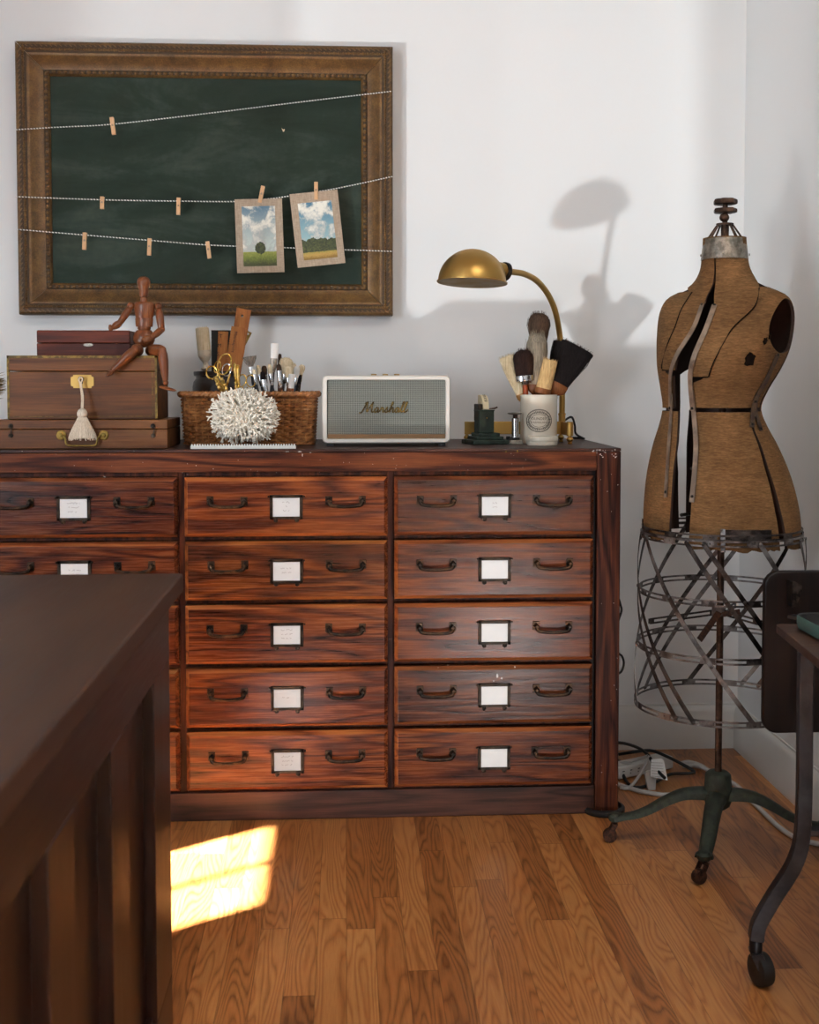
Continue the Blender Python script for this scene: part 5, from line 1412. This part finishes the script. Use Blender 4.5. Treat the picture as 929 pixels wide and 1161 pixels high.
for z, r in CZ: hoop(z, -.002, M['steel'])
hoop(.757, -.004, M['steel_dark'])
def helix(d0, twist, z0, z1, off, mt, w=.0105):
    n = 22; P = [cage_pt(d0+twist*i/n, z0+(z1-z0)*i/n, off) for i in range(n+1)]; N = [(p-V((FCX, FCY, p.z))).normalized() for p in P]
    m = MB(); m.strip(P, N, w, .0017)
    o = m.build('cage_strap', mt, df, smooth=30)
    for i in (0, 7, 15, n):
        m = MB(); m.lathe([(.0042, .0004), (.004, .0018), (.002, .0028), (1e-6, .003)], P[i], N[i], 10); m.build('rivet', mt, o)
for k in range(8):
    for s, off in (((-41, .0015), (-29, .0035)) if k % 2 == 0 else ((-36, .0015),)): helix(s+45*k, 86, .744, .345, off, M['steel'] if k % 3 else M['steel_dark'])
# inner brace on the pole
m = MB(); m.lathe([(.013, 0), (.013, .022)], (FCX, FCY, .552), (0, 0, 1), 16)
m.obox(Matrix.Translation((FCX-.012, FCY-.012, .565)), .022, .008, .026)
m.build('pole_clamp', M['steel'], df, bevel=.001)
for a in (-80, 35, 150):
    m = MB(); d = V((math.sin(R(a)), -math.cos(R(a)), 0)); c = V((FCX, FCY, .560))
    for dz in (-.005, .005): m.strip([c+d*.012+V((0, 0, dz)), c+d*.178+V((0, 0, dz-.014))], d.cross(V((0, 0, 1))), .004, .0025)
    for r in (.02, .1, .176): m.strip([c+d*(r-.008)+V((0, 0, -.014*r/.18)), c+d*(r+.006)+V((0, 0, -.014*r/.18))], d.cross(V((0, 0, 1))), .012, .002)
    m.build('cage_brace', M['steel_dark'], df, smooth=0)
m = MB(); c = V((FCX, FCY, .56)); m.strip([c+V((-.005, -.012, .004)), c+V((-.07, -.07, -.05))], (0, -1, .3), .014, .004); m.strip([c+V((.0, -.02, -.002)), c+V((.03, -.05, .01))], (0, -1, .3), .012, .004)
m.build('adjusting_arm', M['rust'], df, smooth=0)
# cast iron foot
hz = .168
m = MB(); m.lathe([(.014, hz+.012), (.024, hz+.010), (.030, hz+.004), (.031, hz-.010), (.033, hz-.035), (.033, hz-.055), (.028, hz-.070), (.018, hz-.078), (1e-6, hz-.078)], (FCX, FCY, 0), (0, 0, 1), 28)
m.build('hub', M['cast'], df, smooth=50)
for ang, rr_, sw in ((172, .245, 0), (245, .232, -48), (348, .245, 10)):
    d = V((math.cos(R(ang)), math.sin(R(ang)), 0)); s = V((-d.y, d.x, 0)); c = V((FCX, FCY, 0))
    pts = [(.018, .125), (.05, .126), (.085, .121), (.125, .103), (.165, .080), (.200, .067), (rr_, .060)]
    P = spline([c+d*r+V((0, 0, z)) for r, z in pts], 5); n = len(P)
    m = MB(); vs = []
    for i, p in enumerate(P):
        t = i/(n-1); w = .024-.010*t+(.006 if t > .93 else 0); h = .030-.018*t
        tg = (P[min(i+1, n-1)]-P[max(i-1, 0)]).normalized(); up = s.cross(tg); up = up if up.z > 0 else -up
        for x, z in ((-1, -.7), (-.55, -1), (.55, -1), (1, -.7), (.9, .3), (.5, .9), (0, 1), (-.5, .9), (-.9, .3)): vs.append(p+s*(x*w)+up*(z*h*.5))
    k = 9; fs = [tuple(range(k-1, -1, -1)), tuple((n-1)*k+i for i in range(k))]
    for i in range(n-1):
        for j in range(k): fs.append((i*k+j, i*k+(j+1) % k, (i+1)*k+(j+1) % k, (i+1)*k+j))
    m.add(vs, fs); lg = m.build('cast_leg', M['cast'], df, smooth=50)
    e = c+d*(rr_-.004)
    m = MB(); m.lathe([(.013, .052), (.016, .056), (.017, .064), (.012, .070), (1e-6, .071)], e, (0, 0, 1), 16); m.build('toe', M['cast'], lg)
    sd = Matrix.Rotation(R(sw), 3, 'Z') @ s; fw_ = Matrix.Rotation(R(sw), 3, 'Z') @ d
    m = MB(); m.tube([e+V((0, 0, .056)), e+V((0, 0, .044))], .0055, 8)
    for q in (-1, 1): m.strip([e+sd*(q*.011)+V((0, 0, .046)), e+sd*(q*.0115)+fw_*.010+V((0, 0, .026)), e+sd*(q*.0115)+fw_*.012+V((0, 0, .012))], sd, .011, .003)
    m.strip([e-sd*.012+V((0, 0, .046)), e+sd*.012+V((0, 0, .046))], (0, 0, 1), .012, .003)
    m.lathe([(.0155, -.008), (.0165, -.006), (.0165, .006), (.0155, .008), (1e-6, .008)], e+fw_*.012+V((0, 0, .0165)), sd, 20)
    m.lathe([(1e-6, -.008), (.0155, -.008)], e+fw_*.012+V((0, 0, .0165)), sd, 20)
    m.build('caster', M['rust'], lg, smooth=40)
# ------------------------------------------------------------------ desk in the foreground
DX0, DX1, DY0, DY1, DZ = -.95, -.2555, .52, 1.868, .80
dk_ = thing('wooden_desk', 'dark panelled wooden desk in the left foreground', 'desk', ((DX0+DX1)/2, 1.2, 0))
MB().box(DX0, DX1, DY0, DY1, DZ-.030, DZ).build('desk_top', M['desktop'], dk_, bevel=.004)
MB().box(DX0+.012, DX1-.010, DY0+.012, DY1-.010, DZ-.042, DZ-.030).build('under_moulding', M['desk'], dk_, bevel=.004)
SX = -.276
deskv = wood('dark_mahogany_upright', '0e0604', '22110b', '371e13', 'Z', 14, .34, .05, contrast=.6)
for x0, x1, nm in ((SX-.024, SX, 'side_frame'), (DX0+.02, DX0+.044, 'side_frame')):
    outer = x1 if x1 > -.5 else x0
    m = MB()
    m.box(x0, x1, DY0+.02, 1.85, .668, DZ-.042)          # top rail
    m.build('upper_rail', M['desk'], dk_, bevel=.002)
    MB().box(x0, x1, DY0+.02, 1.85, .03, .165).build('lower_rail', M['desk'], dk_, bevel=.002)
    for y0, y1 in ((1.70, 1.85), (1.387, 1.498), (1.092, 1.20), (.80, .905), (DY0+.02, .615)):
        MB().box(x0, x1, y0, y1, .165, .668).build('stile', deskv, dk_, bevel=.002)
    ins = x0+.001 if outer == x1 else x1-.007
    for y0, y1 in ((1.498, 1.70), (1.20, 1.387), (.905, 1.092), (.615, .80)):
        MB().box(ins, ins+.006, y0-.005, y1+.005, .16, .673).build('recessed_panel', deskv, dk_)
        xm = outer-.010 if outer == x1 else outer+.010
        m = MB(); m.box(xm-.006, xm+.004, y0, y1, .165, .176)
        m.build('panel_moulding', M['desk'], dk_, bevel=.002)
MB().box(DX0+.044, SX-.024, 1.828, 1.848, .03, DZ-.042).build('back_panel', M['desk'], dk_)
MB().box(DX0+.044, SX-.024, DY0+.03, DY0+.05, .03, DZ-.042).build('front_panel', M['desk'], dk_)
for x in (DX0+.02, SX-.05):
    for y in (DY0+.02, 1.80): MB().box(x, x+.05, y, y+.05, 0, .03).build('foot', deskv, dk_, bevel=.003)

# ------------------------------------------------------------------ typewriter table
TZ = .645
c0 = fl(879, 707, TZ); e1 = fl(929, 748, TZ)
dirn = (e1-c0); dirn.z = 0; dirn.normalize()                 # left edge, toward the camera
acr = V((-dirn.y, dirn.x, 0)); 
if acr.x < 0: acr = -acr
tw, td = .40, .46
tb_ = thing('typewriter_table', 'rolling table with dark wooden top and black steel legs at the right edge', 'table', (c0.x+.2, c0.y-.2, 0))
m = MB(); pl = rrect(tw, td, .012, 4)
cx_ = c0+acr*(tw/2)+dirn*(td/2)
m.prism([(a, b_) for a, b_ in pl], V((cx_.x, cx_.y, TZ-.016)), acr, -dirn, .016)
m.build('table_top', M['tabletop'], tb_, bevel=.002)
# legs
def tleg(top, foot_dir, nm='leg'):
    f = V(foot_dir)
    pts = [top+V((0, 0, TZ-.020)), top+V((0, 0, .50)), top+V((0, 0, .31)), top+f*.012+V((0, 0, .235)), top+f*.05+V((0, 0, .165)), top+f*.075+V((0, 0, .115)), top+f*.08+V((0, 0, .085))]
    P = spline(pts, 6); side = f.cross(V((0, 0, 1)))
    m = MB(); m.strip(P, [side]*len(P), .026, .026)
    o = m.build(nm, M['blackmetal'], tb_, smooth=40, bevel=.003)
    e = P[-1]
    m = MB(); m.lathe([(.010, 0), (.012, -.004), (.012, -.024), (.007, -.028)], e+V((0, 0, .002)), (0, 0, 1), 14)
    hd = f
    for q in (-1, 1): m.strip([e+side*(q*.015)+V((0, 0, -.022)), e+side*(q*.0165)+hd*-.014+V((0, 0, -.052))], side, .02, .003)
    m.strip([e+side*-.017+V((0, 0, -.023)), e+side*.017+V((0, 0, -.023))], (0, 0, 1), .022, .003)
    m.build('caster_fork', M['blackmetal'], o, smooth=30)
    m = MB(); wc = e+hd*-.010+V((0, 0, 0)); wc.z = .030
    ws = V((.975, .22, 0)) if foot_dir == fd_ else side
    m.lathe([(1e-6, -.0125), (.012, -.0135), (.024, -.0135), (.029, -.011), (.030, -.006), (.030, .006), (.029, .011), (.024, .0135), (.012, .0135), (1e-6, .0125)], wc, ws, 32)
    m.build('caster_wheel', M['rubber'], o, smooth=40)
    return o
L0 = at(913, 800, 2.06); L0.z = 0
fd_ = (fl(884, 1100, .03)-L0); fd_.z = 0; fd_.normalize()
tleg(L0, fd_)
far = L0+acr*.33+dirn*.02; near = L0+dirn*.36+acr*.02
tleg(far, (acr-dirn*.3).normalized()); tleg(near, (-acr*.5+dirn*.6).normalized()); tleg(near+acr*.33, (acr*.6+dirn*.6).normalized())
m = MB()
for a, b_ in ((L0, far), (near, near+acr*.33)):
    m.strip([a+V((0, 0, .29)), b_+V((0, 0, .29))], (0, 0, 1), .022, .012)
m.build('stretcher', M['blackmetal'], tb_, bevel=.002)
m = MB()
for a, b_ in ((L0, far), (near, near+acr*.33), (L0, near)):
    m.strip([a+V((0, 0, TZ-.024)), b_+V((0, 0, TZ-.024))], (0, 0, 1), .024, .012)
m.build('top_frame', M['blackmetal'], tb_)
# hanging leaf
LYp = 2.36
p0 = at(865.5, 648, LYp); p1 = at(865.5, 832, LYp)
lw, lh = .36, p0.z-p1.z
m = MB(); m.prism([(a+lw/2, b_+lh/2) for a, b_ in rrect(lw, lh, .030, 6)], (p1.x, LYp+.018, p1.z), (1, 0, 0), (0, 0, 1), .018)
tag(m.build('drop_leaf', M['leaf'], tb_, bevel=.004), 'dark wooden leaf with rounded corners hanging upright')
m = MB(); q = at(894.5, 690, LYp-.002)
m.box(q.x-.004, q.x, LYp-.03, LYp-.001, TZ+.0005, at(890, 657, LYp).z)
m.prism([(0, .002), (.016, -.008), (.016, -.020), (.011, -.024), (.013, -.030), (.004, -.050), (0, -.05)], (q.x, LYp-.028, at(890, 657, LYp).z), (1, 0, 0), (0, 0, 1), .0025)
m.build('leaf_bracket', M['iron'], tb_, smooth=0)
m = MB(); m.strip([V((q.x-.002, LYp-.02, TZ-.02)), far+V((-.05, 0, TZ-.025))], (0, 0, 1), .02, .006); m.build('hinge_bar', M['blackmetal'], tb_)
# teal tray on the table
tc_ = at(918.5, 712, 2.05)
ty = thing('teal_dish', 'teal green dish with dark inside on the rolling table', 'dish', (tc_.x+.075, 2.06, TZ))
m = MB(); pc = V((tc_.x+.075, 2.06, TZ+.0006)); k = rrect(.15, .15, .03, 5); n = len(k)
rows_ = [(.86, 0), (.97, .004), (1.0, .012), (1.0, .026), (.985, .028), (.95, .026), (.93, .010), (.9, .006)]
vs = [pc+V((x*s, y*s, z)) for s, z in rows_ for x, y in k]
fs = [tuple(range(n-1, -1, -1)), tuple((len(rows_)-1)*n+i for i in range(n))]
mi = [0, 1]
for r in range(len(rows_)-1): fs += [(r*n+i, r*n+(i+1) % n, (r+1)*n+(i+1) % n, (r+1)*n+i) for i in range(n)]; mi += [0 if r < 4 else 1]*n
m.add(vs, fs); m.mi = mi
m.build('dish_body', [M['teal'], M['rubber']], ty, smooth=45)

# ------------------------------------------------------------------ cords and power strip in the corner
ps_c = fl(727, 868, .02)
psd = (fl(762, 862, .02)-fl(714, 872, .02)); psd.z = 0; psd.normalize(); pss = V((-psd.y, psd.x, 0))
Mp = Matrix.Translation(ps_c) @ Matrix((psd, pss, V((0, 0, 1)))).transposed().to_4x4(); Mp.translation.z = .020
ps = thing('power_strip', 'white power strip lying on the floor beside the cabinet end', 'power strip', (ps_c.x, ps_c.y, 0))
m = MB(); m.obox(Mp, .20, .05, .036); m.build('strip_body', M['whiteplastic'], ps, bevel=.006)
m = MB()
for x in (-.085, -.058, -.03): 
    for y in (-.006, .006): m.obox(Mp @ Matrix.Translation((x+y*.2, -.0252, y*.7)), .007 if y > 0 else .003, .0012, .0022)
m.build('outlet_slots', M['rubber'], ps, smooth=0)
def cord(name, label, pts, r, mt, cat='cord', grp=None):
    m = MB(); P = spline(pts, 8); m.tube(P, r, 10)
    return tag(m.build(name, mt, origin=P[0]), label, cat, grp)
g = lambda x, y, z: fl(x, y, z)
r = .0062
cord('white_power_cord', 'thick white power cord looping from the power strip toward the right wall', [g(772, 866, .02), g(782, 864, .012), g(797, 869, r), g(808, 878, r), g(814, 888, r), g(818, 889, r), g(826, 886, r), g(836, 891, r), g(848, 903, r), g(866, 921, r), g(884, 938, r), g(905, 951, r), g(930, 957, r), g(960, 962, r)], r, M['whitecord'])
cord('white_power_cord', 'thick white cord curving low across the floor in front of the power strip', [g(700, 889, r), g(712, 893, r), g(730, 898, r), g(752, 901, r), g(775, 900, r), g(798, 896, r), g(810, 889, r), g(812, 881, r+.012), g(803, 873, r+.012), g(788, 868, r+.004), g(775, 868, .012)], r, M['whitecord'])
rb_ = .0045
cord('black_power_cord', 'black cord arching over the power strip into the white plug', [g(697, 842, .03), g(709, 843, .05), g(724, 848, .07), g(735, 856, .072), g(742, 868, .062), g(748, 876, .05), g(754, 882, .045)], rb_, M['blackcord'])
cord('black_power_cord', 'black cord bent to a sharp corner right of the power strip', [g(697, 856, .03), g(716, 853, .055), g(738, 851, .055), g(757, 858, .045), g(775, 867, .03), g(785, 873, .018), g(787, 876, .014), g(776, 877, .012), g(760, 878, .011), g(744, 886, .008), g(730, 892, .006), g(718, 892, .0052), g(710, 885, .006), g(706, 874, .02), g(709, 867, .03), g(700, 862, .03)], rb_, M['blackcord'])
cord('grey_cord', 'grey flat cord slanting down from the white plug to the floor', [g(737, 857, .075), g(733, 866, .055), g(726, 878, .030), g(718, 889, .012), g(711, 894, .006), g(704, 893, .005)], .0045, M['whitecord'])
cord('grey_cord', 'thin grey cord running from behind the cabinet to the white plug', [g(699, 866, .03), g(712, 864, .045), g(726, 860, .058), g(735, 857, .072)], .0042, M['whitecord'])
pc_ = g(741, 872, .055)
pg = thing('power_plug', 'white plug with a paper tag standing upright on the power strip', 'plug', (pc_.x, pc_.y, .04))
m = MB(); m.prism([(-.011, -.03), (.010, -.032), (.016, .018), (.010, .022), (-.008, .022), (-.017, .014)], g(740, 884, .03)+V((0, .01, 0)), (1, 0, .1), (0, .25, .97), -.014); m.build('plug_body', M['whiteplastic'], pg, bevel=.002)
m = MB(); m.prism([(-.018, -.022), (.028, -.034), (.022, .018), (.016, .024), (-.012, .022)], g(745, 871, .062)+V((0, .004, 0)), (1, 0, .02), (0, .35, .93), -.0015)
m.build('paper_tag', M['card'], pg, smooth=0)
m = MB(); o = g(745, 871, .062)+V((0, .0015, 0))
for i in range(6): m.prism([(-.014, .014-i*.007), (.018, .012-i*.0075), (.018, .0128-i*.0075), (-.014, .0148-i*.007)], o+V((0, .0006, .0)), (1, 0, .02), (0, .35, .93), -.0004)
m.build('tag_print', M['ink'], pg, smooth=0)
Yc = 3.40
P = [V((.690, 3.4625, .90)), V((.71, 3.45, .86)), at(690, 600, Yc), at(697, 660, Yc), at(703.4, 684, Yc), at(705, 692, Yc), at(702, 702, Yc), at(697, 718, Yc), at(700, 738, Yc), at(705.5, 744, Yc), at(707.6, 752, Yc), at(705, 761, Yc), at(698, 768, Yc), at(692, 790, Yc), at(690, 830, Yc), V((.735, 3.40, .02)), V((.74, 3.38, .004)), V((.75, 3.33, .0036))]
cord('black_power_cord', 'black cord hanging in short loops down the cabinet end', P, .0034, M['blackcord'])
